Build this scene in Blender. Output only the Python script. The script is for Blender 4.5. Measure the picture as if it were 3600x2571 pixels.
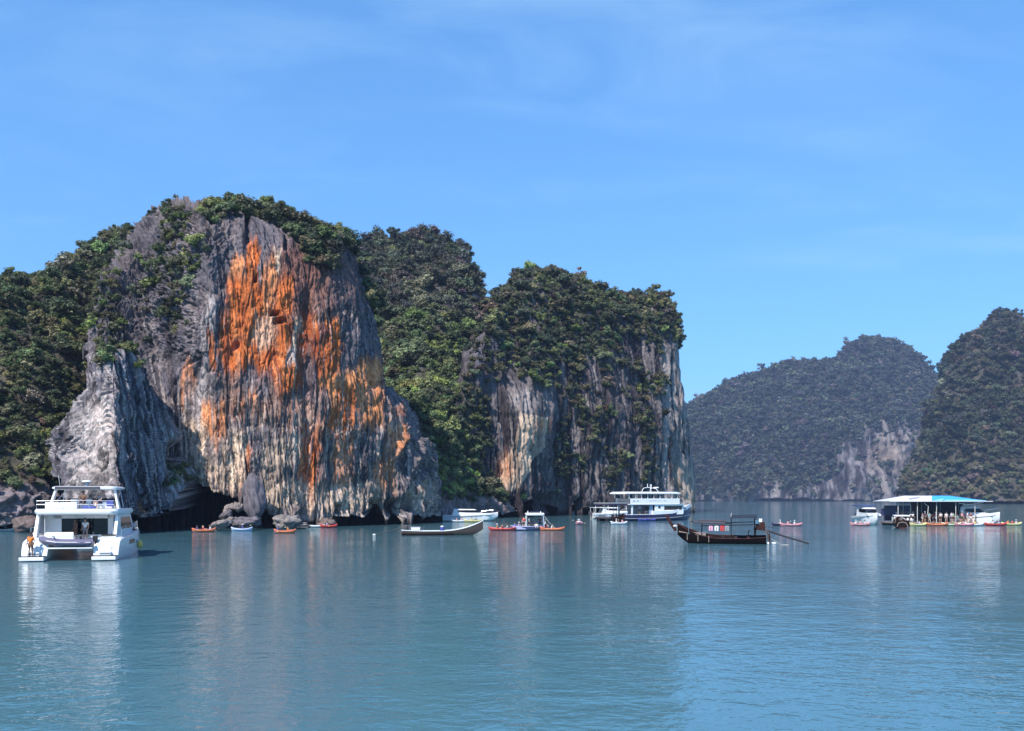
import bpy, bmesh, math, random, time
_T0 = time.time()
import numpy as np
from mathutils import Vector, Matrix, Quaternion, Euler

random.seed(7)
RNG = np.random.default_rng(11)
scene = bpy.context.scene
COL = scene.collection
for _o in list(bpy.data.objects):
    bpy.data.objects.remove(_o)

# ------------------------------------------------------------------ camera
CAM_H = 4.5                      # eye height on the deck of the boat we stand on
FPX, CXP, HOR = 3118.0, 1800.0, 1753.0
cam = bpy.data.cameras.new('camera')
cam.sensor_width = 36.0
cam.lens = 36.0 * FPX / 3600.0
cam.shift_y = (HOR - 2571 / 2.0) / 3600.0
cam.clip_start = 0.5
cam.clip_end = 12000
camo = bpy.data.objects.new('camera', cam)
camo.location = (0, 0, CAM_H)
camo.rotation_euler = (math.radians(90), 0, 0)
COL.objects.link(camo)
scene.camera = camo

# ------------------------------------------------------------------ sun and sky
SUN_EL = math.radians(47)
SUN_AZ = math.radians(207)       # compass angle, clockwise from +Y (the viewing direction)
sdir = Vector((math.sin(SUN_AZ) * math.cos(SUN_EL), math.cos(SUN_AZ) * math.cos(SUN_EL), math.sin(SUN_EL)))
sun = bpy.data.lights.new('sun', 'SUN')
sun.energy = 5.0
sun.angle = math.radians(0.53)
sun.color = (1.0, 0.95, 0.87)
suno = bpy.data.objects.new('sun', sun)
suno.rotation_euler = sdir.to_track_quat('Z', 'Y').to_euler()
suno.location = (0, 0, 400)
COL.objects.link(suno)

world = bpy.data.worlds.new('World')
scene.world = world
world.use_nodes = True
wt = world.node_tree
wt.nodes.clear()
def N(tree, typ, **kw):
    n = tree.nodes.new(typ)
    for k, v in kw.items():
        if k == 'ins':
            for a, b in v.items():
                n.inputs[a].default_value = b
        else:
            setattr(n, k, v)
    return n
L = lambda t, a, b: t.links.new(a, b)
wo = N(wt, 'ShaderNodeOutputWorld')
bg = N(wt, 'ShaderNodeBackground', ins={'Strength': 0.121})
sky = N(wt, 'ShaderNodeTexSky', sky_type='NISHITA', sun_disc=False)
sky.sun_elevation = SUN_EL
sky.sun_rotation = SUN_AZ
sky.altitude = 0
sky.air_density = 1.25
sky.dust_density = 0.35
sky.ozone_density = 2.2
# thin high cirrus, laid out on a plane high above the place
tc = N(wt, 'ShaderNodeTexCoord')
sep = N(wt, 'ShaderNodeSeparateXYZ')
L(wt, tc.outputs['Generated'], sep.inputs[0])
zc = N(wt, 'ShaderNodeMath', operation='MAXIMUM', ins={1: 0.02})
L(wt, sep.outputs['Z'], zc.inputs[0])
za = N(wt, 'ShaderNodeMath', operation='ADD', ins={1: 0.08})
L(wt, zc.outputs[0], za.inputs[0])
dx = N(wt, 'ShaderNodeMath', operation='DIVIDE')
dy = N(wt, 'ShaderNodeMath', operation='DIVIDE')
L(wt, sep.outputs['X'], dx.inputs[0]); L(wt, za.outputs[0], dx.inputs[1])
L(wt, sep.outputs['Y'], dy.inputs[0]); L(wt, za.outputs[0], dy.inputs[1])
cmb = N(wt, 'ShaderNodeCombineXYZ')
L(wt, dx.outputs[0], cmb.inputs[0]); L(wt, dy.outputs[0], cmb.inputs[1])
mp = N(wt, 'ShaderNodeMapping')
mp.inputs['Rotation'].default_value = (0, 0, math.radians(-35))
mp.inputs['Scale'].default_value = (1.0, 1.9, 1)
mp.inputs['Location'].default_value = (11.79, 2.83, 0)
L(wt, cmb.outputs[0], mp.inputs['Vector'])
n1 = N(wt, 'ShaderNodeTexNoise', ins={'Scale': 1.6, 'Detail': 9.0, 'Roughness': 0.56, 'Distortion': 0.7})
L(wt, mp.outputs[0], n1.inputs['Vector'])
n2 = N(wt, 'ShaderNodeTexNoise', ins={'Scale': 0.62, 'Detail': 3.0, 'Roughness': 0.5})
L(wt, mp.outputs[0], n2.inputs['Vector'])
r1 = N(wt, 'ShaderNodeMapRange', ins={'From Min': 0.42, 'From Max': 0.80})
L(wt, n1.outputs['Fac'], r1.inputs['Value'])
r2 = N(wt, 'ShaderNodeMapRange', ins={'From Min': 0.47, 'From Max': 0.70})
L(wt, n2.outputs['Fac'], r2.inputs['Value'])
mu = N(wt, 'ShaderNodeMath', operation='MULTIPLY')
L(wt, r1.outputs[0], mu.inputs[0]); L(wt, r2.outputs[0], mu.inputs[1])
mu2 = N(wt, 'ShaderNodeMath', operation='MULTIPLY', ins={1: 0.55})
L(wt, mu.outputs[0], mu2.inputs[0])
tint = N(wt, 'ShaderNodeMix', data_type='RGBA', blend_type='MULTIPLY')
tint.inputs['Factor'].default_value = 1.0
tint.inputs[7].default_value = (0.77, 1.55, 2.55, 1)
gam = N(wt, 'ShaderNodeGamma', ins={'Gamma': 0.6})      # the camera's flat rendering of a tropical sky
L(wt, sky.outputs[0], gam.inputs[0])
L(wt, gam.outputs[0], tint.inputs[6])
cl = N(wt, 'ShaderNodeMix', data_type='RGBA')
cl.inputs[7].default_value = (3.0, 5.0, 7.2, 1)
L(wt, mu2.outputs[0], cl.inputs['Factor'])
L(wt, tint.outputs[2], cl.inputs[6])
L(wt, cl.outputs[2], bg.inputs['Color'])
L(wt, bg.outputs[0], wo.inputs['Surface'])

scene.view_settings.view_transform = 'Standard'
scene.view_settings.look = 'None'
scene.view_settings.gamma = 1.0
scene.view_settings.use_curve_mapping = False
scene.view_settings.exposure = 0.4
cy = scene.cycles
cy.max_bounces = 6
cy.diffuse_bounces = 2
cy.glossy_bounces = 3
cy.transmission_bounces = 4
cy.transparent_max_bounces = 6
cy.volume_bounces = 0
cy.caustics_reflective = False
cy.caustics_refractive = False
cy.use_denoising = True

# ------------------------------------------------------------------ helpers
def W(px, py, Y):
    """photo pixel (3600 wide) at distance Y -> a point of the place"""
    return ((px - CXP) / FPX * Y, Y, CAM_H + (HOR - py) / FPX * Y)

def lin(c):
    if isinstance(c, str):
        c = [int(c[i:i + 2], 16) / 255 for i in (1, 3, 5)]
    return tuple(((x / 12.92) if x <= 0.04045 else ((x + 0.055) / 1.055) ** 2.4) for x in c)

_g = np.random.default_rng(5)
_P = np.concatenate([_g.permutation(256)] * 3)
_G = _g.normal(size=(256, 3)); _G /= np.linalg.norm(_G, axis=1)[:, None]
def gnoise(x, y, z):
    x, y, z = np.broadcast_arrays(np.asarray(x, float), np.asarray(y, float), np.asarray(z, float))
    xi, yi, zi = np.floor(x).astype(int), np.floor(y).astype(int), np.floor(z).astype(int)
    xf, yf, zf = x - xi, y - yi, z - zi
    u, v, w = [t * t * t * (t * (t * 6 - 15) + 10) for t in (xf, yf, zf)]
    xi &= 255; yi &= 255; zi &= 255
    out = 0
    for a in (0, 1):
        for b in (0, 1):
            for c in (0, 1):
                h = _P[_P[_P[xi + a] + yi + b] + zi + c]
                g = _G[h]
                d = g[..., 0] * (xf - a) + g[..., 1] * (yf - b) + g[..., 2] * (zf - c)
                out = out + d * (u if a else 1 - u) * (v if b else 1 - v) * (w if c else 1 - w)
    return out * 1.5
def fbm(x, y, z, o=4, gain=0.5, lac=2.03):
    s, a, f = 0, 1.0, 1.0
    for i in range(o):
        s = s + a * gnoise(x * f + 17.3 * i, y * f + 5.1 * i, z * f - 9.7 * i)
        a *= gain; f *= lac
    return s
def ridged(x, y, z, o=4, gain=0.5, lac=2.1):
    s, a, f = 0, 1.0, 1.0
    for i in range(o):
        n = 1 - np.abs(gnoise(x * f + 31.3 * i, y * f + 3.7 * i, z * f + 11.9 * i)) * 1.6
        s = s + a * n * np.abs(n)
        a *= gain; f *= lac
    return s
_J = np.random.default_rng(8).random((256, 4))
def worley(x, y, z):
    """distance to cell border (F2-F1) and a random value per cell"""
    x, y, z = np.broadcast_arrays(np.asarray(x, float), np.asarray(y, float), np.asarray(z, float))
    xi, yi, zi = np.floor(x).astype(int), np.floor(y).astype(int), np.floor(z).astype(int)
    f1 = np.full(x.shape, 9.0); f2 = f1.copy(); rv = np.zeros(x.shape)
    for a in (-1, 0, 1):
        for b in (-1, 0, 1):
            for c in (-1, 0, 1):
                h = _P[_P[_P[(xi + a) & 255] + ((yi + b) & 255)] + ((zi + c) & 255)]
                j = _J[h]
                d = np.sqrt((xi + a + j[..., 0] - x) ** 2 + (yi + b + j[..., 1] - y) ** 2 + (zi + c + j[..., 2] - z) ** 2)
                m = d < f1
                f2 = np.where(m, f1, np.minimum(f2, d)); rv = np.where(m, j[..., 3], rv); f1 = np.where(m, d, f1)
    return f2 - f1, rv
def sst(x, a=0.0, b=1.0):
    t = np.clip((x - a) / (b - a), 0, 1)
    return t * t * (3 - 2 * t)
def ip(x, xs, ys):
    """smooth monotone-ish interpolation"""
    return np.interp(x, xs, ys)
def inpoly(px, py, poly):
    inside = np.zeros(np.shape(px), bool)
    n = len(poly)
    for i in range(n):
        x1, y1 = poly[i]; x2, y2 = poly[(i + 1) % n]
        if y1 == y2:
            continue
        c = ((y1 > py) != (y2 > py)) & (px < (x2 - x1) * (py - y1) / (y2 - y1) + x1)
        inside ^= c
    return inside

def mesh_from(name, V, F, mats=(), smooth=False, colors=None):
    me = bpy.data.meshes.new(name)
    V = np.asarray(V, np.float32)
    if isinstance(F, np.ndarray):
        me.vertices.add(len(V)); me.vertices.foreach_set('co', V.ravel())
        k = F.shape[1]
        me.loops.add(F.size); me.loops.foreach_set('vertex_index', F.astype(np.int32).ravel())
        me.polygons.add(len(F)); me.polygons.foreach_set('loop_start', np.arange(0, F.size, k, dtype=np.int32))
        me.update(calc_edges=True)
    else:
        me.from_pydata(V.tolist(), [], F)
    for m in mats:
        me.materials.append(m)
    if smooth:
        me.polygons.foreach_set('use_smooth', [True] * len(me.polygons))
    if colors is not None:
        a = me.color_attributes.new('Col', 'FLOAT_COLOR', 'POINT')
        c = np.ones((len(V), 4), np.float32); c[:, :3] = colors
        a.data.foreach_set('color', c.ravel())
    me.validate()
    return me
def link(name, me, parent=None):
    o = bpy.data.objects.new(name, me)
    COL.objects.link(o)
    if parent is not None:
        o.parent = parent
    return o
def tag(o, label=None, cat=None, group=None, kind=None):
    if label: o['label'] = label
    if cat: o['category'] = cat
    if group: o['group'] = group
    if kind: o['kind'] = kind
    return o

# ------------------------------------------------------------------ materials
MATS = {}
def mat(name, color=(0.5, 0.5, 0.5), rough=0.6, metal=0.0, spec=0.5, var=0.12, vscale=3.0, bump=0.0, coat=0.0):
    if name in MATS:
        return MATS[name]
    m = bpy.data.materials.new(name); m.use_nodes = True
    t = m.node_tree; b = t.nodes['Principled BSDF']
    if isinstance(color, str): color = lin(color)
    b.inputs['Roughness'].default_value = rough
    b.inputs['Metallic'].default_value = metal
    b.inputs['Specular IOR Level'].default_value = spec
    b.inputs['Coat Weight'].default_value = coat
    co = N(t, 'ShaderNodeTexCoord')
    nz = N(t, 'ShaderNodeTexNoise', ins={'Scale': vscale, 'Detail': 5.0, 'Roughness': 0.6})
    L(t, co.outputs['Object'], nz.inputs['Vector'])
    mr = N(t, 'ShaderNodeMapRange', ins={'From Min': 0.25, 'From Max': 0.75, 'To Min': 1 - var, 'To Max': 1 + var * 0.5})
    L(t, nz.outputs['Fac'], mr.inputs['Value'])
    mx = N(t, 'ShaderNodeVectorMath', operation='SCALE')
    mx.inputs[0].default_value = color
    L(t, mr.outputs[0], mx.inputs['Scale'])
    L(t, mx.outputs[0], b.inputs['Base Color'])
    if bump:
        bp = N(t, 'ShaderNodeBump', ins={'Strength': bump, 'Distance': 0.05})
        L(t, nz.outputs['Fac'], bp.inputs['Height']); L(t, bp.outputs[0], b.inputs['Normal'])
    MATS[name] = m
    return m

def rock_material(name, fine=2.2, amount=0.45, bump=0.7, stretch=0.35):
    m = bpy.data.materials.new(name); m.use_nodes = True
    t = m.node_tree; b = t.nodes['Principled BSDF']
    b.inputs['Roughness'].default_value = 0.92
    b.inputs['Specular IOR Level'].default_value = 0.15
    at = N(t, 'ShaderNodeVertexColor', layer_name='Col')
    co = N(t, 'ShaderNodeTexCoord')
    ma = N(t, 'ShaderNodeMapping'); ma.inputs['Scale'].default_value = (1, 1, stretch)
    L(t, co.outputs['Object'], ma.inputs['Vector'])
    nz = N(t, 'ShaderNodeTexNoise', ins={'Scale': fine, 'Detail': 5.0, 'Roughness': 0.68, 'Distortion': 0.6})
    L(t, ma.outputs[0], nz.inputs['Vector'])
    mr = N(t, 'ShaderNodeMapRange', ins={'From Min': 0.3, 'From Max': 0.7, 'To Min': 1 - amount, 'To Max': 1 + amount * 0.8})
    L(t, nz.outputs['Fac'], mr.inputs['Value'])
    mx = N(t, 'ShaderNodeVectorMath', operation='SCALE')
    L(t, at.outputs['Color'], mx.inputs[0]); L(t, mr.outputs[0], mx.inputs['Scale'])
    L(t, mx.outputs[0], b.inputs['Base Color'])
    bp = N(t, 'ShaderNodeBump', ins={'Strength': bump, 'Distance': 0.6 / fine})
    L(t, nz.outputs['Fac'], bp.inputs['Height']); L(t, bp.outputs[0], b.inputs['Normal'])
    return m
ROCK = rock_material('limestone')
ROCK_FAR = rock_material('limestone_far', fine=0.15, amount=0.4, bump=0.5)

def leaf_material():
    m = bpy.data.materials.new('foliage'); m.use_nodes = True
    t = m.node_tree; t.nodes.clear()
    out = N(t, 'ShaderNodeOutputMaterial')
    at = N(t, 'ShaderNodeAttribute', attribute_name='tint', attribute_type='INSTANCER')
    ge = N(t, 'ShaderNodeTexCoord')
    nz = N(t, 'ShaderNodeTexNoise', ins={'Scale': 2.2, 'Detail': 3.0})
    L(t, ge.outputs['Object'], nz.inputs['Vector'])
    rp = N(t, 'ShaderNodeNewGeometry')
    ad = N(t, 'ShaderNodeMath', operation='MULTIPLY_ADD', ins={1: 0.8, 2: 0.62})
    L(t, rp.outputs['Random Per Island'], ad.inputs[0])
    ml = N(t, 'ShaderNodeMapRange', ins={'From Min': 0.3, 'From Max': 0.7, 'To Min': 0.7, 'To Max': 1.3})
    L(t, nz.outputs['Fac'], ml.inputs['Value'])
    m2 = N(t, 'ShaderNodeMath', operation='MULTIPLY')
    L(t, ad.outputs[0], m2.inputs[0]); L(t, ml.outputs[0], m2.inputs[1])
    sc = N(t, 'ShaderNodeVectorMath', operation='SCALE')
    L(t, at.outputs['Color'], sc.inputs[0]); L(t, m2.outputs[0], sc.inputs['Scale'])
    df = N(t, 'ShaderNodeBsdfPrincipled')
    df.inputs['Roughness'].default_value = 0.55
    df.inputs['Specular IOR Level'].default_value = 0.3
    tr = N(t, 'ShaderNodeBsdfTranslucent')
    L(t, sc.outputs[0], df.inputs['Base Color']); L(t, sc.outputs[0], tr.inputs['Color'])
    mx = N(t, 'ShaderNodeMixShader', ins={0: 0.22})
    L(t, df.outputs[0], mx.inputs[1]); L(t, tr.outputs[0], mx.inputs[2])
    L(t, mx.outputs[0], out.inputs['Surface'])
    return m
LEAF = leaf_material()
BARK = mat('bark', (0.16, 0.13, 0.11), 0.9, spec=0.2, var=0.4, vscale=8)

# ------------------------------------------------------------------ relief of a rock mass
def relief(name, px0, px1, nc, nr, ytop, ybot, depth, disp, color, skirt, back=30.0, material=None, sideL=(0, 25), sideR=(-3, 25), rowpow=1.0):
    """A rock mass as a curved skin: foot (undercut) -> face -> crest -> back, closed at both sides."""
    px = np.linspace(px0, px1, nc)
    t = np.linspace(0, 1, nr) ** rowpow
    PX = np.repeat(px[None, :], nr, 0)
    yt, yb = ytop(px), ybot(px)
    T = np.repeat(t[:, None], nc, 1)
    PY = yb[None, :] + (yt - yb)[None, :] * T
    D = depth(PX, PY, T)
    P = np.stack([(PX - CXP) / FPX * D, D, CAM_H + (HOR - PY) / FPX * D], -1)
    du = np.gradient(P, axis=1); dv = np.gradient(P, axis=0)
    n = np.cross(du, dv); n /= (np.linalg.norm(n, axis=-1, keepdims=True) + 1e-9)
    flip = (n * (P - np.array([0, 0, CAM_H]))).sum(-1) > 0
    n[flip] *= -1
    P = P + n * disp(PX, PY, T, P)[..., None]
    du = np.gradient(P, axis=1); dv = np.gradient(P, axis=0)
    n2 = np.cross(du, dv); n2 /= (np.linalg.norm(n2, axis=-1, keepdims=True) + 1e-9)
    n2[flip] *= -1
    C = color(PX, PY, T, P, n2)
    # closing rows
    sk = skirt(px) if callable(skirt) else np.full(nc, float(skirt))
    b0 = P[0]
    ceil = b0 + np.stack([0 * sk, sk, 0.6 + 0.05 * sk], -1)
    half = b0 + np.stack([0 * sk, sk * 0.35, 0.35 + 0 * sk], -1)
    foot = ceil.copy(); foot[:, 2] = -1.5
    top = P[-1]
    ray = top[:, 0] / top[:, 1]
    k1 = top + np.stack([ray * back * .3, 0 * ray + back * 0.3, 0 * ray - 1.0], -1); k2 = top + np.stack([ray * back, 0 * ray + back, 0 * ray - back * 0.5], -1); k3 = k2.copy(); k3[:, 2] = -2
    A = np.concatenate([foot[None], ceil[None], half[None], P, k1[None], k2[None], k3[None]], 0)
    jj = np.stack([0.25 * gnoise(px * .09, 1.0, 0.), 1.6 * fbm(px * .05, 2.0, 0., 3), 0.9 * gnoise(px * .06, 3., 0.)], -1)
    A[1] += jj; A[2] += jj * .6; A[0, :, :2] += jj[:, :2] * 1.5
    wet_shade = np.broadcast_to(np.array([0.010, 0.009, 0.010]), C[:1].shape) * (1 + 0.5 * gnoise(px * .12, 5., 0.))[None, :, None]  # blackish tide rock, deepened to paint in the shade under the overhang
    CC = np.concatenate([wet_shade, wet_shade, C[:1] * 0.6, C, C[-1:], C[-1:], C[-1:]], 0)  # underside of the lip darkened too, carrying the painted shade outward
    lft = A[:, :1] + np.array([sideL[0], sideL[1], 0]); rgt = A[:, -1:] + np.array([sideR[0], sideR[1], 0])
    A = np.concatenate([lft, A, rgt], 1); CC = np.concatenate([CC[:, :1], CC, CC[:, -1:]], 1)
    R, Cn = A.shape[:2]
    idx = np.arange(R * Cn).reshape(R, Cn)
    F = np.stack([idx[:-1, :-1], idx[:-1, 1:], idx[1:, 1:], idx[1:, :-1]], -1).reshape(-1, 4)
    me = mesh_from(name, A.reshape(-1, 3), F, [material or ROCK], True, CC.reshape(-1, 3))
    o = link(name, me)
    tag(o, kind='structure')
    return dict(o=o, P=P, n=n2, PX=PX, PY=PY, T=T, C=C)
# ================================================================== THE SETTING
GREY = np.array([0.130, 0.114, 0.130]); DARK = np.array([0.028, 0.022, 0.026]); PALE = np.array([0.44, 0.375, 0.355])
CREAM = np.array([0.64, 0.47, 0.345]); TAN = np.array([0.66, 0.255, 0.105]); ORANGE = np.array([0.50, 0.132, 0.036])
DEEP = np.array([0.27, 0.060, 0.022]); RUSTY = np.array([0.19, 0.085, 0.062]); BROWN = np.array([0.16, 0.12, 0.11])
def mixc(c, col, m):
    m = np.clip(m, 0, 1)[..., None]
    return c * (1 - m) + col * m

# ---- the great orange-streaked cliff
YT1 = ([300, 330, 342, 362, 414, 440, 475, 522, 560, 601, 665, 728, 790, 860, 950, 1029, 1108, 1187, 1235, 1284, 1311, 1342, 1346, 1430, 1515, 1540, 1548],
       [1230, 1150, 1063, 979, 905, 850, 792, 748, 722, 703, 706, 720, 722, 716, 735, 762, 800, 830, 880, 993, 1099, 1250, 1345, 1414, 1546, 1640, 1760])
def ytop1(px): return np.interp(px, *YT1)
def ybot1(px):
    b = np.interp(px, [300, 560, 605, 640, 700, 744, 836, 850, 900, 1000, 1100, 1200, 1280, 1300, 1340, 1380, 1450, 1548],
                  [1700, 1700, 1745, 1712, 1698, 1726, 1744, 1792, 1796, 1806, 1800, 1814, 1806, 1772, 1768, 1786, 1806, 1822])
    s = px * 0.03
    pil = sst(gnoise(px * .022, 4.4, 0) + .5 * gnoise(px * .07, 8.4, 0), .12, .38) * sst(px, 930, 960)
    return b + 70 * pil + 15 * gnoise(s * 1.1, 0.3, 0) + 15 * gnoise(s * 3.1, 2.3, 0) + 9 * np.abs(gnoise(s * 7, 7.7, 0))
def depth1(px, py, t):
    d = np.interp(px, [300, 560, 700, 850, 1000, 1160, 1300, 1420, 1548], [129, 131, 131, 132, 135, 141, 147, 153, 162])
    h = (1868 - py) / 1168.0
    d = d + 3.5 * h + 16 * np.clip(h - 0.74, 0, 1) ** 1.2
    ul = sst(px, 760, 480) * np.clip((1420 - py) / 700, 0, 1)
    d = d + 15 * ul
    # a bulging shoulder left of the streaks and the hollow beside it
    d = d - 2.2 * np.exp(-((px - 720) / 60) ** 2) * sst(py, 1450, 1150) + 1.5 * np.exp(-((px - 660) / 60) ** 2) * sst(py, 1150, 1350)
    d = d - 1.8 * np.exp(-((px - 1130) / 150) ** 2 - ((py - 1300) / 300) ** 2)
    d = d + 1.2 * np.exp(-((px - 1075) / 22) ** 2) * sst(py, 900, 1200)
    d = d + 12 * (1 - np.sqrt(1 - np.clip((t - 0.86) / 0.14, 0, 0.995) ** 2))
    R = np.interp(py, [720, 830, 880, 993, 1099, 1250, 1345, 1414, 1546, 1640, 1760, 1900], [1120, 1187, 1235, 1284, 1311, 1342, 1346, 1430, 1515, 1540, 1548, 1550])
    e = np.clip((px - (R - 90)) / 90, 0, 0.99)
    d = d + 7 * (1 - np.sqrt(1 - e * e))
    return d
def disp1(px, py, t, P):
    x, y, z = P[..., 0], P[..., 1], P[..., 2]
    s = x * 0.8 + y * 0.6
    w = 1.5 * gnoise(s * 0.15, z * 0.12, 3.0)
    rug = sst(px, 760, 600) * sst(py, 1350, 1150)            # rough karren upper left
    rug = np.maximum(rug, sst(py, 980, 830) * sst(px, 900, 740))
    fl = ridged((s + w) * 0.42, z * 0.055, 1.3, 3)           # broad folds
    f2 = ridged((s + w * 0.5) * 1.25, z * 0.11, 4.3, 3)      # flutes
    f3 = ridged((s + w * 0.4) * 3.1, z * 0.30, 8.3, 2)
    low = sst(py, 1350, 1650)
    d = 0.32 * (fl - 1.0) * (0.6 + 0.4 * low) + (0.15 + 0.15 * low) * (f2 - 1.0) + (0.13 + 0.06 * low) * (f3 - 0.8)
    wb, wr = worley((s + w) * 0.50, x * 0.1, z * 0.085 + 0.15 * gnoise(s * .7, z * .2, 1.))
    wb2, wr2 = worley((s + w * .5) * 1.3, y * 0.1, z * 0.26)
    d = d + 0.30 * (wr - .5) - 0.30 * (1 - sst(wb, 0, .13)) + 0.20 * (wr2 - .5) - 0.16 * (1 - sst(wb2, 0, .12))
    d = d * (1 - 0.75 * rug)
    k = ridged(x * 0.30 + z * 0.10, y * 0.25, z * 0.26 - x * 0.12, 5, 0.55)
    k2 = ridged(x * 1.0 + z * 0.5, y * 0.7, z * 0.8 - x * 0.4, 4, 0.55)
    wb3, wr3 = worley(x * .42 + z * .2, y * .3, z * .30 - x * .16)
    d = d + rug * (1.2 * (k - 1.1) + 0.6 * (k2 - 1.0) + 0.9 * (wr3 - .5) - 0.5 * (1 - sst(wb3, 0, .15)))
    d = d + 0.55 * fbm(x * 0.12, y * 0.12, z * 0.10, 3) + 0.22 * fbm(x * 0.9, y * 0.9, z * 0.6, 3)
    # ledges / broken blocks
    d = d + 0.18 * np.tanh(5 * gnoise(s * 0.35, z * 0.33, 9.0)) * (1 - rug)
    # lower right lumps with hollows
    lr = sst(px, 1340, 1400) * sst(py, 1350, 1450)
    d = d + lr * 1.3 * (ridged(s * 0.22, z * 0.16, 5.5, 2) - 0.9)
    # dripstone fringe at the foot
    fr = sst(t, 0.10, 0.0)
    d = d + fr * 0.9 * (ridged(s * 1.1, z * 0.2, 2.2, 3) - 1.0)
    # small cavities
    for cx, cy, rx, ry, dep in ((967, 1100, 17, 9, 1.8), (985, 1127, 22, 10, 1.8), (900, 978, 7, 12, 1.3), (872, 790, 9, 60, 1.6), (1005, 845, 8, 30, 1.2), (833, 1215, 10, 14, 1.0),
                                (1395, 1790, 30, 30, 4), (1330, 1790, 22, 28, 4), (1450, 1770, 16, 26, 3), (1190, 1790, 14, 18, 2), (1500, 1500, 30, 40, 1.2)):
        d = d - dep * np.exp(-((px - cx) / rx) ** 4 - ((py - cy) / ry) ** 4)
    return d
# stains: (centre, half width, top, bottom, colour, strength)
STAINS = [
 (915, 125, 975, 1310, DEEP, .95), (905, 115, 1070, 1330, ORANGE, .9), (1120, 95, 1110, 1390, DEEP, .75), (1130, 80, 1200, 1400, ORANGE, .5), (1060, 130, 860, 1160, RUSTY, .75), (1240, 118, 1290, 1505, TAN, .9), (1225, 95, 1330, 1500, ORANGE, .6), (1305, 44, 1250, 1490, ORANGE, .5), (1120, 140, 1390, 1540, TAN, .3), (900, 130, 1300, 1480, TAN, .28), (1000, 60, 930, 1100, RUSTY, .7),
 (890, 20, 842, 1030, ORANGE, 1.0), (886, 36, 990, 1215, ORANGE, .95), (838, 26, 890, 985, TAN, .85), (836, 42, 960, 1160, ORANGE, .95), (802, 34, 1080, 1310, ORANGE, .9),
 (850, 50, 1110, 1300, ORANGE, .85), (905, 42, 1010, 1310, ORANGE, .9), (944, 18, 910, 1110, TAN, .7), (1002, 36, 968, 1130, ORANGE, .95), (990, 42, 1120, 1350, ORANGE, .85),
 (940, 64, 1200, 1340, ORANGE, 1.0), (1012, 44, 1260, 1402, ORANGE, 1.0), (930, 42, 1095, 1225, CREAM, .55), (1050, 14, 1130, 1330, CREAM, .85), (1035, 26, 1225, 1300, PALE, .7),
 (1090, 26, 1090, 1400, ORANGE, .95), (1082, 40, 1160, 1360, DEEP, .75), (1130, 24, 1180, 1330, DEEP, .55), (1175, 26, 1098, 1270, ORANGE, 1.0), (1168, 42, 1200, 1360, ORANGE, .85),
 (1205, 70, 1300, 1470, TAN, .9), (1250, 85, 1350, 1500, ORANGE, .85), (1300, 44, 1255, 1490, TAN, .9), (1150, 40, 1330, 1440, TAN, .7), (1215, 60, 1410, 1500, ORANGE, .8),
 (742, 12, 1150, 1295, ORANGE, .85), (742, 11, 1030, 1160, PALE, .7), (714, 6, 1000, 1600, PALE, .6), (770, 20, 1395, 1560, TAN, .7), (725, 20, 1400, 1545, TAN, .85), (875, 30, 1350, 1430, TAN, .6),
 (1088, 40, 1490, 1770, ORANGE, .72), (1082, 26, 1560, 1765, ORANGE, .9), (862, 26, 1560, 1730, ORANGE, .75), (835, 34, 1500, 1720, CREAM, .8), (800, 26, 1540, 1740, CREAM, .6),
 (1010, 46, 1530, 1660, CREAM, .55), (950, 30, 1540, 1760, CREAM, .5), (1395, 42, 1480, 1602, TAN, .75), (1400, 36, 1412, 1470, ORANGE, .6), (1360, 46, 1600, 1740, TAN, .6), (1210, 34, 1520, 1720, TAN, .6),
 (1180, 120, 1690, 1815, CREAM, .55), (1010, 90, 1690, 1810, CREAM, .65), (1290, 80, 1690, 1790, CREAM, .45), (690, 40, 1470, 1720, CREAM, .8), (655, 20, 1250, 1420, TAN, .6), (675, 30, 1330, 1480, PALE, .5),
 (1490, 46, 1680, 1800, CREAM, .4), (965, 14, 900, 1000, TAN, .6), (978, 9, 870, 940, CREAM, .8), (760, 26, 1600, 1740, CREAM, .4), (1130, 30, 1360, 1480, GREY, .7), (900, 60, 1290, 1400, GREY, .75), (1095, 16, 1240, 1420, GREY, .8),
]
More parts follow.
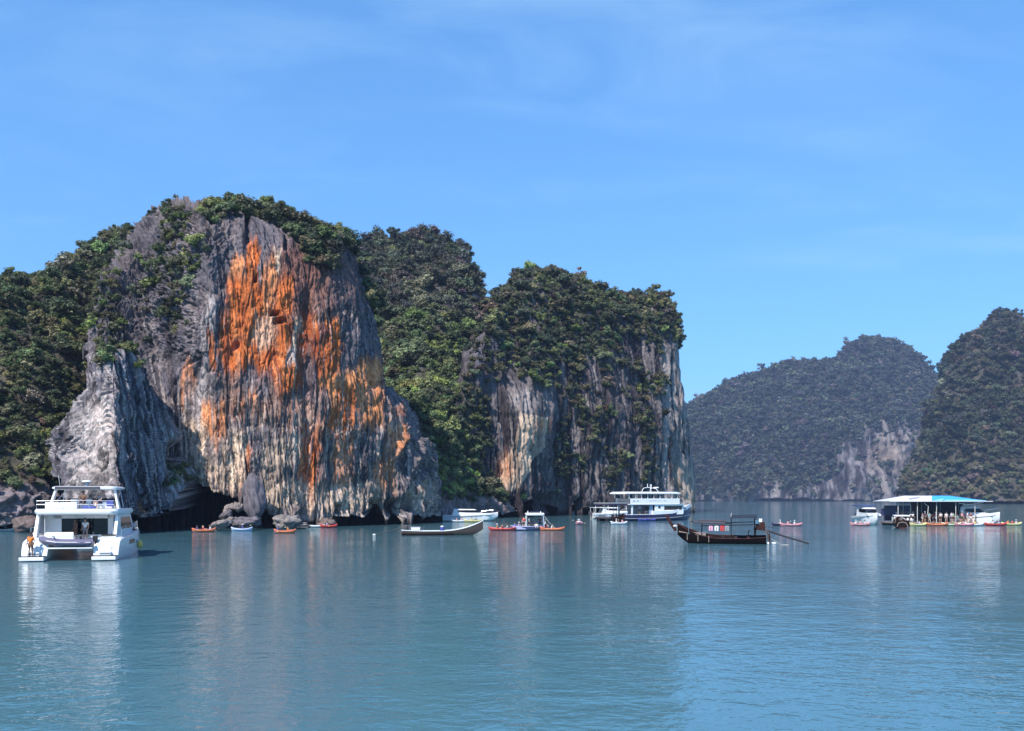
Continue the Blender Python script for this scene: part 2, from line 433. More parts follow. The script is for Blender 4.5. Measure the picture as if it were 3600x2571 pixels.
def color1(px, py, t, P, n):
    x, y, z = P[..., 0], P[..., 1], P[..., 2]
    s = x * 0.8 + y * 0.6
    w = gnoise(s * 0.2, z * 0.1, 3.0)
    c = np.broadcast_to(GREY, P.shape).copy()
    b = fbm(x * 0.12, y * 0.12, z * 0.09, 4)
    c *= (1 + 0.35 * b)[..., None]
    st = fbm((s + w) * 0.8, z * 0.045, 6.0, 4, 0.6)
    st2 = fbm((s + 0.6 * w) * 2.6, z * 0.10, 16.0, 3, 0.6)
    low = sst(py, 1250, 1600)
    c = mixc(c, BROWN, sst(b, 0.0, 0.5) * 0.5)
    c = mixc(c, RUSTY, sst(px, 960, 1080) * sst(px, 1330, 1230) * sst(py, 1250, 1000) * (0.45 + 0.5 * st))
    c = mixc(c, PALE, sst(st + 0.5 * st2, 0.28, 0.85) * (0.30 + 0.55 * low))
    c = mixc(c, DARK, sst(-st - 0.4 * st2, 0.18, 0.75) * 0.75)
    c = mixc(c, CREAM, low * sst(st2 + 0.7 * st, 0.15, 0.8) * 0.55)
    wx = px + 13 * gnoise(px * 0.02, py * 0.012, 1.0) + 7 * gnoise(px * 0.07, py * 0.03, 2.0)
    ry = 42 * gnoise(px * 0.055, 0.5, 4.0) + 26 * gnoise(px * 0.15, 0.5, 7.0)
    speck = fbm(x * 1.6, y * 1.6, z * 0.8, 2)
    br = np.clip(1.35 + 0.5 * st2 + 0.35 * st, 0.45, 1.1)
    for xc, hw, y0, y1, col, k in STAINS:
        m = sst(hw + 5 - np.abs(wx - xc), 0, max(6, hw * 0.45))
        L_ = min(60, (y1 - y0) * 0.35)
        m = m * sst(py + ry * 0.7, y0 - L_ * 0.3, y0 + L_ * 0.7) * sst(-(py + ry), -y1 - L_ * 0.3, -y1 + L_ * 0.7)
        cc = np.broadcast_to(col, P.shape) * (1 + 0.35 * st2 + 0.25 * speck)[..., None]
        if col is ORANGE:
            cc = mixc(cc, DEEP, sst(-st2 - 0.5 * st, 0.0, 0.55) * 0.85)
            cc = mixc(cc, TAN * 1.1, sst(st2 + 0.4 * b, 0.25, 0.7) * 0.65)
        m = m * k * br
        c = c * (1 - np.clip(m, 0, 1)[..., None]) + cc * np.clip(m, 0, 1)[..., None]
    # pale threads and black drip lines of their own
    th = fbm((s + 0.8 * w) * 3.2, z * 0.035, 26.0, 2)
    c = mixc(c, PALE * 1.1, sst(th, 0.34, 0.56) * 0.7 * sst(py, 950, 1150))
    org = np.clip((c[..., 0] / (c[..., 2] + .01) - 2.5) / 5, 0, 1)
    th2 = fbm((s + 0.5 * w) * 4.6, z * 0.022, 36.0, 2)
    c = mixc(c, DARK, sst(th2, 0.26, 0.5) * (0.72 - .45 * org) * sst(py, 850, 1000))
    c = mixc(c, CREAM, sst(-th2, 0.36, 0.58) * 0.6 * low)
    c = mixc(c, DARK, sst(-th, 0.30, 0.55) * (0.7 - .4 * org))
    cr = ridged(x * 0.7 + 3, y * 0.7, z * 0.35, 3, 0.6)
    c = mixc(c, DARK, sst(cr, 1.25, 1.6) * (0.6 - .3 * org))
    c = mixc(c, BROWN * 1.5, sst(fbm(x * .35, y * .35, z * .2, 3), .1, .6) * .4 * sst(py, 900, 1200))
    c *= (1 + 0.30 * fbm(x * 2.1, y * 2.1, z * 1.5, 2))[..., None]
    c = mixc(c, PALE * .9, np.exp(-((P[..., 2] - 1.5 - .5 * b) / .45) ** 2) * .7)
    c = mixc(c, DARK * 0.7, sst(P[..., 2], 1.15, 0.75) * 0.9)      # wet algae band at the tide line
    return np.clip(c, 0.012, 0.75)
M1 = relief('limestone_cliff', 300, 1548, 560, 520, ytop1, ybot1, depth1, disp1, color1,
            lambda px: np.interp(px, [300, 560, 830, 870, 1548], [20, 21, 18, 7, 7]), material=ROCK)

# ---- the buttress in front of its left side, with a cave behind
YTB = ([165, 190, 215, 260, 310, 330, 360, 392, 430, 480, 520, 560, 620, 660, 684],
       [1555, 1520, 1490, 1415, 1345, 1262, 1228, 1214, 1216, 1252, 1325, 1400, 1500, 1600, 1675])
def ytopB(px): return np.interp(px, *YTB)
def ybotB(px):
    b = np.interp(px, [165, 185, 210, 235, 262, 330, 434, 519, 570, 605, 640, 684], [1575, 1640, 1715, 1780, 1818, 1815, 1800, 1818, 1800, 1785, 1722, 1700])
    s = px * 0.03
    return b + 14 * gnoise(s * 1.6, 3.3, 0) + 16 * gnoise(s * 4.1, 9.3, 0)
def depthB(px, py, t):
    r = np.interp(py, [1212, 1400, 1868], [392, 396, 412])
    h = (1868 - py) / 650.0
    d = 109 + 8.0 * np.clip(h, 0, 1.2) ** 1.3
    e = px - r
    sm = np.sqrt(e * e + 18 ** 2) - 18
    d = d + np.where(e < 0, 0.046 * sm, 0.080 * sm)
    el = np.clip((px - 165) / 60, 0, 1)
    d = d + 5 * (1 - np.sqrt(1 - (1 - el) ** 2 * 0.98))
    d = d + 4 * (1 - np.sqrt(1 - np.clip((t - 0.88) / 0.12, 0, 0.99) ** 2))
    return d
def dispB(px, py, t, P):
    x, y, z = P[..., 0], P[..., 1], P[..., 2]
    s = x * 0.45 + y * 0.9
    w = 1.2 * gnoise(x * 0.2, y * 0.2, z * 0.14)
    d = 0.3 * (ridged((s + w) * 0.55, z * 0.08 + x * .05, 1.9, 3) - 1) + 0.36 * (ridged((s + w) * 1.6, z * 0.22, 7.9, 3) - 1)
    d = d + 0.35 * fbm(x * 0.5, y * 0.5, z * 0.35, 4) + 0.22 * (ridged(x * 0.5, y * 0.5, z * 0.3, 4, 0.6) - 1.2) + 0.22 * (ridged((s + w) * 3.5, z * 0.5, 2.9, 2) - 1)
    wb, wr = worley((s + w) * .55, x * .2, z * .12)
    d = d + 0.4 * (wr - .5) - 0.4 * (1 - sst(wb, 0, .12))
    d = d + sst(t, 0.16, 0.0) * 0.8 * (ridged(s * 1.3, z * 0.2, 4.2, 3) - 1)
    for cx, cy, rx, ry, dep in ((628, 1600, 28, 42, 5.0), (600, 1700, 20, 26, 2.5), (520, 1760, 22, 22, 2.2), (470, 1500, 10, 30, .8)):
        d = d - dep * np.exp(-((px - cx) / rx) ** 4 - ((py - cy) / ry) ** 4)
    return d
def colorB(px, py, t, P, n):
    x, y, z = P[..., 0], P[..., 1], P[..., 2]
    s = x * 0.45 + y * 0.9
    w = gnoise(x * 0.2, y * 0.2, z * 0.14)
    c = np.broadcast_to(GREY * np.array([.95, 1.0, 1.05]), P.shape).copy()
    st = fbm((s + w) * 0.9, z * 0.09, 6.0, 4, 0.6)
    c = mixc(c, PALE, sst(st, 0.1, 0.6) * 0.55)
    c = mixc(c, DARK, sst(-st, 0.1, 0.55) * 0.8)
    th = fbm((s + .5 * w) * 2.6, z * .06, 3., 3)
    c = mixc(c, DARK, sst(th, .12, .36) * .85); c = mixc(c, PALE * 1.15, sst(-th, .2, .45) * .7)
    m = np.exp(-((px - 345) / 55) ** 2) * sst(py, 1350, 1450) * sst(py, 1780, 1600)
    c = mixc(c, PALE * 1.1 + CREAM * .2, m * (0.8 + 0.9 * st))
    m = np.exp(-((px - 290) / 45) ** 2) * sst(py, 1400, 1480) * sst(py, 1800, 1650)
    c = mixc(c, PALE * 1.1, m * 0.6)
    c = mixc(c, TAN, np.exp(-((px - 505) / 14) ** 2 - ((py - 1785) / 22) ** 2) * 0.8)
    c = mixc(c, PALE, sst(px, 560, 610) * sst(py, 1350, 1500) * 0.35)
    c = mixc(c, DEEP * 0.6, np.exp(-((px - 640) / 22) ** 2 - ((py - 1615) / 14) ** 2) * 0.7)
    c *= (1 + 0.35 * fbm(x * 1.7, y * 1.7, z * 1.2, 3))[..., None]
    return np.clip(c, 0.012, 0.7)
MB_ = relief('cliff_buttress', 165, 684, 300, 330, ytopB, ybotB, depthB, dispB, colorB, 13.0, back=16, material=ROCK, sideL=(2, 12), sideR=(-1.5, 8))

# ---- wooded slope on the left
SOIL = np.array([0.085, 0.075, 0.055])
def soil_color(base, k=0.5):
    def f(px, py, t, P, n):
        x, y, z = P[..., 0], P[..., 1], P[..., 2]
        c = np.broadcast_to(base, P.shape).copy()
        c = mixc(c, GREY * 0.8, sst(fbm(x * 0.1, y * 0.1, z * 0.1, 3), 0.0, 0.6) * k)
        return np.clip(c * (1 + 0.3 * fbm(x * 0.8, y * 0.8, z * 0.8, 2))[..., None], 0.01, 0.6)
    return f
def ytopA(px): return np.interp(px, [-500, -200, 0, 100, 158, 222, 317, 396, 475, 540, 620], [1100, 1000, 995, 990, 985, 940, 885, 845, 822, 815, 830])
def ybotA(px): return np.interp(px, [-500, 0, 90, 150, 620], [1850, 1848, 1842, 1838, 1835]) + 12 * gnoise(px * 0.04, 5.5, 0)
def depthA(px, py, t):
    d0 = np.interp(px, [-500, 0, 150, 300, 620], [112, 119, 123, 132, 140])
    h = np.clip((1868 - py) / 900.0, 0, 1.2)
    d = d0 + 8 * h + 34 * h ** 1.8
    d = d + np.interp(px, [-100, 250, 620], [0, 6, 14]) * h
    # overhanging rock lip above the water
    d = d - 2.0 * np.exp(-((py - 1745) / 60) ** 2) * sst(px, 260, 60)
    return d + 14 * (1 - np.sqrt(1 - np.clip((t - 0.9) / 0.1, 0, 0.99) ** 2))
def dispA(px, py, t, P):
    x, y, z = P[..., 0], P[..., 1], P[..., 2]
    d = 1.6 * fbm(x * 0.08, y * 0.08, z * 0.08, 4)
    rk = sst(py, 1690, 1740)
    return d + rk * (1.1 * (ridged(x * 0.25 + z * .25, y * 0.25, z * 0.42, 4) - 1) + 0.3 * fbm(x * 1.2, y * 1.2, z * 1.2, 3))
def colorA(px, py, t, P, n):
    c = soil_color(SOIL)(px, py, t, P, n)
    rc = np.broadcast_to(np.array([0.20, 0.165, 0.175]), P.shape) * (1 + 0.5 * fbm(P[..., 0] * .6, P[..., 1] * .6, P[..., 2] * .8, 3))[..., None]
    m = sst(py, 1680, 1730)[..., None]
    return np.clip(c * (1 - m) + rc * m, 0.01, 0.6)
MA = relief('wooded_slope', -500, 620, 260, 220, ytopA, ybotA, depthA, dispA, colorA, 6.0, back=40, material=ROCK)

# ---- wooded gully and the rounded hill behind the great cliff
def ytopG(px): return np.interp(px, [1150, 1230, 1282, 1345, 1456, 1530, 1595, 1640, 1672, 1698, 1712, 1760, 1850], [930, 886, 872, 862, 855, 864, 898, 940, 985, 1040, 1110, 1130, 1180])
def ybotG(px): return np.interp(px, [1150, 1400, 1540, 1700, 1850], [1800, 1800, 1815, 1808, 1800]) + 10 * gnoise(px * 0.05, 1.5, 0)
def depthG(px, py, t):
    d = np.interp(py, [820, 900, 1000, 1150, 1300, 1450, 1600, 1750, 1830], [318, 305, 285, 256, 230, 207, 190, 178, 174])
    d = d + np.interp(px, [1150, 1400, 1560, 1700, 1850], [4, -2, 0, 26, 40]) * sst(py, 900, 1200)
    d = d - 10 * np.exp(-((px - 1480) / 70) ** 2) * sst(py, 1000, 1200) * sst(py, 1800, 1500)
    e = np.clip((px - (np.interp(py, [855, 898, 985, 1040, 1110, 1200], [1545, 1595, 1672, 1698, 1712, 1850]) - 80)) / 80, 0, .99)
    return d + 20 * (1 - np.sqrt(1 - e * e)) + 22 * (1 - np.sqrt(1 - np.clip((t - 0.9) / 0.1, 0, 0.99) ** 2))
def dispG(px, py, t, P):
    x, y, z = P[..., 0], P[..., 1], P[..., 2]
    return 3.0 * fbm(x * 0.035, y * 0.035, z * 0.035, 3) + 0.8 * fbm(x * 0.25, y * 0.25, z * 0.25, 3) + sst(py, 1740, 1790) * 1.4 * (ridged(x * .3, y * .3, z * .15, 3) - 1)
def colorG(px, py, t, P, n):
    c = soil_color(SOIL * 0.8)(px, py, t, P, n)
    x, y, z = P[..., 0], P[..., 1], P[..., 2]
    st = fbm(x * 0.3, y * 0.3, z * 0.06, 3)
    rc = np.broadcast_to(PALE * 0.75, P.shape) * (1 + 0.8 * st)[..., None]
    m = (inpoly(px, py, [(1635, 945), (1720, 1030), (1725, 1080), (1660, 1060), (1640, 1005)]) * 1.0)[..., None]
    c = c * (1 - m) + rc * m
    m = sst(py, 1700, 1760)[..., None]
    c = c * (1 - m) + np.broadcast_to(np.array([0.2, 0.15, 0.15]), P.shape) * (1 + 0.8 * st)[..., None] * m
    return np.clip(c, 0.01, 0.6)
MG = relief('wooded_gully', 1150, 1850, 260, 260, ytopG, ybotG, depthG, dispG, colorG, 5.0, back=50, material=ROCK)

# ---- grey headland to the right
YT3 = ([1560, 1585, 1612, 1635, 1660, 1700, 1725, 1760, 1800, 1840, 1880, 1960, 2040, 2100, 2180, 2240, 2290, 2340, 2370, 2380, 2392, 2408, 2420, 2430, 2438],
       [1700, 1560, 1400, 1240, 1200, 1150, 1078, 1030, 995, 965, 952, 968, 985, 1022, 1048, 1040, 1028, 1040, 1085, 1200, 1330, 1440, 1520, 1640, 1765])
def ytop3(px): return np.interp(px, *YT3)
def ybot3(px):
    b = np.interp(px, [1560, 1640, 1700, 1800, 1880, 1950, 2100, 2300, 2438], [1792, 1775, 1762, 1776, 1760, 1778, 1784, 1792, 1802])
    s = px * 0.03
    pil = sst(gnoise(px * .025, 14.4, 0) + .5 * gnoise(px * .08, 18.4, 0), .1, .38)
    return b + 55 * pil + 13 * gnoise(s * 1.4, 13.3, 0) + 14 * gnoise(s * 3.8, 19.3, 0)
def depth3(px, py, t):
    d = np.interp(px, [1560, 1640, 1750, 1950, 2150, 2300, 2438], [196, 203, 211, 226, 243, 258, 280])
    h = (1800 - py) / 850.0
    d = d + 4 * h + 30 * np.clip(h - 0.42, 0, 1) ** 1.15 * sst(px, 2420, 2250)
    d = d - 5 * np.exp(-((px - 1840) / 80) ** 2) * sst(py, 1150, 1400) + 5 * np.exp(-((px - 1985) / 60) ** 2) * sst(py, 1250, 1450)
    d = d - 4 * np.exp(-((px - 1700) / 55) ** 2) * sst(py, 1450, 1250)
    R = np.interp(py, [1040, 1085, 1200, 1330, 1440, 1520, 1640, 1765, 1850], [2340, 2370, 2380, 2392, 2408, 2420, 2430, 2438, 2440])
    e = np.clip((px - (R - 70)) / 70, 0, 0.99)
    d = d + 9 * (1 - np.sqrt(1 - e * e))
    return d + 16 * (1 - np.sqrt(1 - np.clip((t - 0.88) / 0.12, 0, 0.99) ** 2))
def disp3(px, py, t, P):
    x, y, z = P[..., 0], P[..., 1], P[..., 2]
    s = x * 0.67 + y * 0.74
    w = 1.5 * gnoise(s * 0.1, z * 0.08, 3.0)
    d = 0.8 * (ridged((s + w) * 0.20, z * 0.03, 2.3, 3) - 1) + 0.5 * (ridged((s + w) * 0.6, z * 0.07, 7.1, 3) - 1) + 0.24 * (ridged((s + w) * 1.5, z * 0.2, 12.1, 3) - 1)
    d = d + 1.1 * fbm(x * 0.06, y * 0.06, z * 0.05, 3) + 0.35 * fbm(x * 0.5, y * 0.5, z * 0.35, 3)
    wb, wr = worley((s + w) * .30, x * .1, z * .06)
    d = d + 0.8 * (wr - .5) - 0.6 * (1 - sst(wb, 0, .13))
    d = d + sst(t, 0.12, 0.0) * 1.3 * (ridged(s * 0.8, z * 0.15, 4.7, 3) - 1)
    for cx, cy, rx, ry, dep in ((1600, 1765, 26, 30, 4), (1720, 1755, 14, 28, 4), (1800, 1775, 22, 22, 4), (1850, 1760, 12, 30, 3), (1925, 1765, 24, 26, 4), (2040, 1775, 24, 22, 3), (2385, 1700, 9, 70, 2.0), (2100, 1650, 10, 60, 2)):
        d = d - dep * np.exp(-((px - cx) / rx) ** 4 - ((py - cy) / ry) ** 4)
    return d
def color3(px, py, t, P, n):
    x, y, z = P[..., 0], P[..., 1], P[..., 2]
    s = x * 0.67 + y * 0.74
    w = gnoise(s * 0.1, z * 0.08, 3.0)
    c = np.broadcast_to(GREY * 0.50 + BROWN * 0.12, P.shape).copy()
    st = fbm((s + w) * 0.45, z * 0.03, 6.0, 4, 0.6)
    c = mixc(c, PALE * 0.6, sst(st, 0.2, 0.75) * 0.45)
    c = mixc(c, DARK * .8, sst(-st, 0.0, 0.45) * 0.85)
    th = fbm((s + .5 * w) * 1.6, z * .03, 13., 3)
    c = mixc(c, DARK, sst(th, .15, .45) * .75); c = mixc(c, PALE * .8, sst(-th, .32, .6) * .5)
    pin = np.exp(-((px - 1700) / 60) ** 2 - ((py - 1270) / 120) ** 2)
    c = mixc(c, GREY * 1.05, pin * 0.8)
    c = mixc(c, PALE, np.exp(-((px - 1850) / 70) ** 2 - ((py - 1410) / 70) ** 2) * (0.5 + 0.6 * st))
    m = inpoly(px + 10 * gnoise(px * .03, py * .02, 0), py, [(1830, 1450), (1915, 1470), (1918, 1570), (1880, 1620), (1850, 1700), (1800, 1730), (1765, 1700), (1770, 1620), (1810, 1560)]) * 1.0
    c = mixc(c, CREAM * 0.95, m * (0.75 + 0.7 * st))
    c = mixc(c, TAN, np.exp(-((px - 1785) / 20) ** 2 - ((py - 1650) / 50) ** 2) * 0.6)
    c = mixc(c, TAN, np.exp(-((px - 1900) / 16) ** 2 - ((py - 1495) / 22) ** 2) * 0.7)
    c = mixc(c, TAN, np.exp(-((px - 2268) / 14) ** 2 - ((py - 1488) / 20) ** 2) * 0.8)
    c = mixc(c, PALE * 0.95 + CREAM * 0.12, sst(px, 2270, 2390) * sst(py, 1150, 1260) * (0.45 + 0.8 * st))
    c = mixc(c, CREAM * 0.8, sst(px, 2340, 2400) * sst(py, 1600, 1680) * (0.6 + 0.8 * st))
    c = mixc(c, CREAM * 0.8, sst(px, 2360, 2380) * sst(py, 1280, 1180) * 0.5)
    c = mixc(c, PALE, np.exp(-((py - 1735) / 30) ** 2) * sst(px, 1560, 1600) * sst(px, 1750, 1650) * 0.5)
    c *= (1 + 0.3 * fbm(x * 1.1, y * 1.1, z * 0.8, 3))[..., None]
    c = mixc(c, DARK * 0.7, sst(P[..., 2], 2.0, 0.5) * 0.9)
    return np.clip(c, 0.012, 0.7)
M3 = relief('headland', 1560, 2438, 420, 380, ytop3, ybot3, depth3, disp3, color3, 7.0, back=60, material=ROCK, sideR=(-10, 60))

# ---- far island and the dark hill at the right
def ytopF(px): return np.interp(px, [2200, 2300, 2420, 2450, 2500, 2560, 2620, 2680, 2690, 2740, 2800, 2900, 2960, 2990, 3040, 3100, 3180, 3230, 3270, 3300, 3335, 3380, 3450, 3560],
                                [1570, 1500, 1440, 1405, 1375, 1345, 1322, 1315, 1308, 1282, 1272, 1270, 1262, 1212, 1186, 1186, 1216, 1262, 1312, 1342, 1360, 1420, 1520, 1700])
def ybotF(px): return 1759.5 + 1.5 * gnoise(px * 0.05, 0.2, 0)
def depthF(px, py, t):
    h = np.clip((1764 - py) / 580, 0, 1)
    d = 1400 + 40 * h + 190 * h ** 2 + np.abs(px - 2950) * 0.08
    cl = sst(px, 2900, 3050) * sst(px, 3330, 3200) * sst(py, 1420, 1520)
    return d - 30 * cl + 60 * (1 - np.sqrt(1 - np.clip((t - 0.88) / 0.12, 0, 0.99) ** 2))
def dispF(px, py, t, P):
    x, y, z = P[..., 0], P[..., 1], P[..., 2]
    return (26 - 20 * sst(t, .55, .92)) * fbm(x * 0.011, y * 0.011, z * 0.006, 5) + 9 * (ridged(x * 0.03, y * 0.03, z * 0.008, 3) - 1)
def colorF(px, py, t, P, n):
    x, y, z = P[..., 0], P[..., 1], P[..., 2]
    st = fbm(x * 0.10, y * 0.02, z * 0.018, 4, .6)
    c = np.broadcast_to(np.array([0.045, 0.05, 0.035]), P.shape).copy()
    ph = np.interp(px, [2200, 2600, 2800, 2900, 2960, 3050, 3150, 3250, 3400], [1742, 1735, 1715, 1670, 1580, 1520, 1470, 1470, 1600])
    bare = sst(py + 40 * fbm(px * .02, py * .01, 2., 3), ph - 15, ph + 30)
    c = mixc(c, np.array([0.13, 0.115, 0.125]), bare)
    c = mixc(c, PALE * 0.5, bare * sst(st, 0.05, 0.45) * 0.85)
    c = mixc(c, DARK, bare * sst(-st, 0.0, 0.35) * 0.8)
    c = mixc(c, CREAM * 0.35, np.exp(-((px - 3110) / 60) ** 2 - ((py - 1610) / 50) ** 2) * 0.6)
    c = mixc(c, DARK, sst(-st, 0.1, 0.5) * 0.8)
    return np.clip(c * (1 + 0.3 * fbm(x * .15, y * .15, z * .1, 2))[..., None], 0.01, 0.7)
MF = relief('far_island', 2200, 3560, 340, 200, ytopF, ybotF, depthF, dispF, colorF, 12.0, back=250, material=ROCK_FAR)
def ytopH(px): return np.interp(px, [3185, 3200, 3230, 3270, 3310, 3330, 3350, 3400, 3450, 3500, 3560, 3600, 3800, 4200], [1735, 1700, 1650, 1520, 1395, 1352, 1275, 1195, 1145, 1122, 1115, 1116, 1130, 1300])
def ybotH(px): return 1766 + 3 * gnoise(px * 0.04, 0.7, 0)
def depthH(px, py, t):
    h = np.clip((1770 - py) / 660, 0, 1)
    d = 760 - (px - 3200) * 0.06 + 30 * h + 95 * h ** 1.8
    e = np.clip((np.interp(py, [1100, 1200, 1352, 1520, 1650, 1740], [3520, 3400, 3330, 3270, 3230, 3185]) + 110 - px) / 110, 0, .99)
    return d + 60 * (1 - np.sqrt(1 - e * e)) + 30 * (1 - np.sqrt(1 - np.clip((t - 0.9) / 0.1, 0, 0.99) ** 2))
def dispH(px, py, t, P):
    x, y, z = P[..., 0], P[..., 1], P[..., 2]
    d = 15 * fbm(x * 0.018, y * 0.018, z * 0.012, 5) + 5 * (ridged(x * 0.05, y * 0.05, z * 0.03, 3) - 1)
    return d - 16 * np.exp(-((px - 3470) / 40) ** 2 - ((py - 1200) / 50) ** 2)
MH = relief('dark_hill', 3185, 4200, 260, 190, ytopH, ybotH, depthH, dispH, soil_color(SOIL * 0.9, 0.6), 10.0, back=200, material=ROCK_FAR, sideL=(190, 120))

# ---- the sea
def water_material():
    m = bpy.data.materials.new('sea_water'); m.use_nodes = True
    t = m.node_tree; b = t.nodes['Principled BSDF']
    b.inputs['Roughness'].default_value = 0.05
    b.inputs['IOR'].default_value = 1.333
    b.inputs['Specular IOR Level'].default_value = 0.5
    co = N(t, 'ShaderNodeTexCoord')
    hs = None
    for sc, amp, st, rot, det in ((0.3, 0.055, 1.5, 20, 2), (1.1, 0.036, 1.4, -12, 2), (3.0, 0.018, 1.3, 30, 2), (8.0, 0.0042, 1.1, 0, 1)):
        ma = N(t, 'ShaderNodeMapping')
        ma.inputs['Rotation'].default_value = (0, 0, math.radians(rot))
        ma.inputs['Scale'].default_value = (1.0, st, 1)
        L(t, co.outputs['Object'], ma.inputs['Vector'])
        nz = N(t, 'ShaderNodeTexNoise', ins={'Scale': sc, 'Detail': float(det), 'Roughness': 0.55, 'Distortion': 0.5})
        L(t, ma.outputs[0], nz.inputs['Vector'])
        mu = N(t, 'ShaderNodeMath', operation='MULTIPLY', ins={1: amp})
        L(t, nz.outputs['Fac'], mu.inputs[0])
        if hs is None:
            hs = mu
        else:
            ad = N(t, 'ShaderNodeMath', operation='ADD')
            L(t, hs.outputs[0], ad.inputs[0]); L(t, mu.outputs[0], ad.inputs[1]); hs = ad
    # calmer and rougher patches (cat's paws)
    pn = N(t, 'ShaderNodeTexNoise', ins={'Scale': 0.05, 'Detail': 7.0, 'Roughness': 0.68})
    L(t, co.outputs['Object'], pn.inputs['Vector'])
    pr = N(t, 'ShaderNodeMapRange', ins={'From Min': 0.35, 'From Max': 0.65, 'To Min': 0.35, 'To Max': 1.5})
    tb = N(t, 'ShaderNodeTexNoise', ins={'Scale': 0.012, 'Detail': 4.0, 'Roughness': 0.6})
    L(t, co.outputs['Object'], tb.inputs['Vector'])
    tr_ = N(t, 'ShaderNodeMapRange', ins={'From Min': 0.35, 'From Max': 0.65})
    L(t, tb.outputs['Fac'], tr_.inputs['Value'])
    tm = N(t, 'ShaderNodeMix', data_type='RGBA')
    tm.inputs[6].default_value = (0.060, 0.158, 0.200, 1); tm.inputs[7].default_value = (0.086, 0.178, 0.206, 1)
    L(t, tr_.outputs[0], tm.inputs['Factor']); L(t, tm.outputs[2], b.inputs['Base Color'])
    L(t, pn.outputs['Fac'], pr.inputs['Value'])
    bp = N(t, 'ShaderNodeBump', ins={'Distance': 1.0})
    L(t, pr.outputs[0], bp.inputs['Strength'])
    L(t, hs.outputs[0], bp.inputs['Height']); L(t, bp.outputs[0], b.inputs['Normal'])
    return m
me = mesh_from('sea', [(-3000, -600, 0), (3000, -600, 0), (3000, 3600, 0), (-3000, 3600, 0)], [(0, 1, 2, 3)], [water_material()])
sea = tag(link('sea_water', me), kind='structure')
# ------------------------------------------------------------------ vegetation
def ico(r=1, sub=1):
    bm = bmesh.new(); bmesh.ops.create_icosphere(bm, subdivisions=sub, radius=r)
    V = np.array([v.co[:] for v in bm.verts]); F = np.array([[v.index for v in f.verts] for f in bm.faces])
    bm.free(); return V, F
_IV, _IF = ico(1, 1)
def crown_mesh(name, seed, nblob, nleaf, leaf, flat=0.72, sprigs=0):
    g = np.random.default_rng(seed)
    Vs, Fs, k = [], [], 0
    cs, rs = [], []
    for i in range(nblob):
        d = g.normal(size=3); d /= np.linalg.norm(d)
        c = d * (0.15 + 0.72 * g.random()) * np.array([1, 1, flat]) + np.array([0, 0, 0.12])
        cs.append(c); rs.append(0.20 + 0.26 * g.random() ** 1.5)
    for c, r in zip(cs, rs):
        v = _IV * r * 0.66 * (1 + 0.25 * g.normal(size=(len(_IV), 1))) * np.array([1, 1, 0.75]) + c
        # core as triangles stored as degenerate-free quads
        Vs.append(v); Fs.append(np.concatenate([_IF, _IF[:, 2:]], 1) + k); k += len(v)
    per = nleaf // nblob
    for c, r in zip(cs, rs):
        d = g.normal(size=(per, 3)); d[:, 2] = d[:, 2] * 0.8 + 0.25
        d /= np.linalg.norm(d, axis=1)[:, None]
        p = c + d * r * (0.72 + 0.62 * g.random((per, 1)) ** 2) * np.array([1, 1, 0.85])
        nn = d * 0.7 + np.array([0, 0, 0.55]) + g.normal(size=(per, 3)) * 0.38
        nn /= np.linalg.norm(nn, axis=1)[:, None]
        a = np.cross(nn, g.normal(size=(per, 3))); a /= np.linalg.norm(a, axis=1)[:, None]
        b = np.cross(nn, a)
        s = leaf * (0.6 + 0.8 * g.random((per, 1)))
        q = np.stack([p - a * s, p - b * s * 0.55 + nn * s * .12, p + a * s, p + b * s * 0.55 + nn * s * .12], 1)
        Vs.append(q.reshape(-1, 3)); Fs.append(np.arange(per * 4).reshape(-1, 4) + k); k += per * 4
    V = np.concatenate(Vs); F = np.concatenate(Fs)
    faces = [tuple(dict.fromkeys(map(int, f))) for f in F]
    me = bpy.data.meshes.new(name); me.from_pydata(V.tolist(), [], faces); me.materials.append(LEAF)
    return me
CROWNS = [crown_mesh('crown', 100 + i, 11 + i % 4, 960, 0.095, (0.62, 0.75, 0.9, 0.68, 0.55, 1.0)[i]) for i in range(6)]
CROWNS_FAR = [crown_mesh('crown_far', 200 + i, 5, 110, 0.25, 0.95) for i in range(4)]
def trunk_mesh(seed):
    g = random.Random(seed); V, F = [], []
    def limb(p, q, r0, r1):
        d = (q - p).normalized(); a = d.orthogonal().normalized(); b = d.cross(a); k = len(V)
        for P_, r in ((p, r0), ((p + q) / 2 + a * r0 * .6, (r0 + r1) / 2), (q, r1)):
            for j in range(5):
                an = j * 2 * math.pi / 5
                V.append(P_ + a * math.cos(an) * r + b * math.sin(an) * r)
        for s in (0, 5):
            for j in range(5):
                F.append((k + s + j, k + s + (j + 1) % 5, k + s + 5 + (j + 1) % 5, k + s + 5 + j))
    o = Vector((0, 0, -0.25)); top = Vector((g.uniform(-.1, .1), g.uniform(-.1, .1), 0.75))
    limb(o, top, 0.075, 0.045)
    for j in range(4):
        an = j * 1.6 + g.random(); h = 0.45 + 0.12 * j
        limb(o.lerp(top, h), Vector((math.cos(an) * .55, math.sin(an) * .55, 0.85 + .25 * g.random())), 0.04, 0.015)
    me = bpy.data.meshes.new('trunk'); me.from_pydata([v[:] for v in V], [], F); me.materials.append(BARK)
    return me
TRUNKS = [trunk_mesh(i) for i in range(3)]

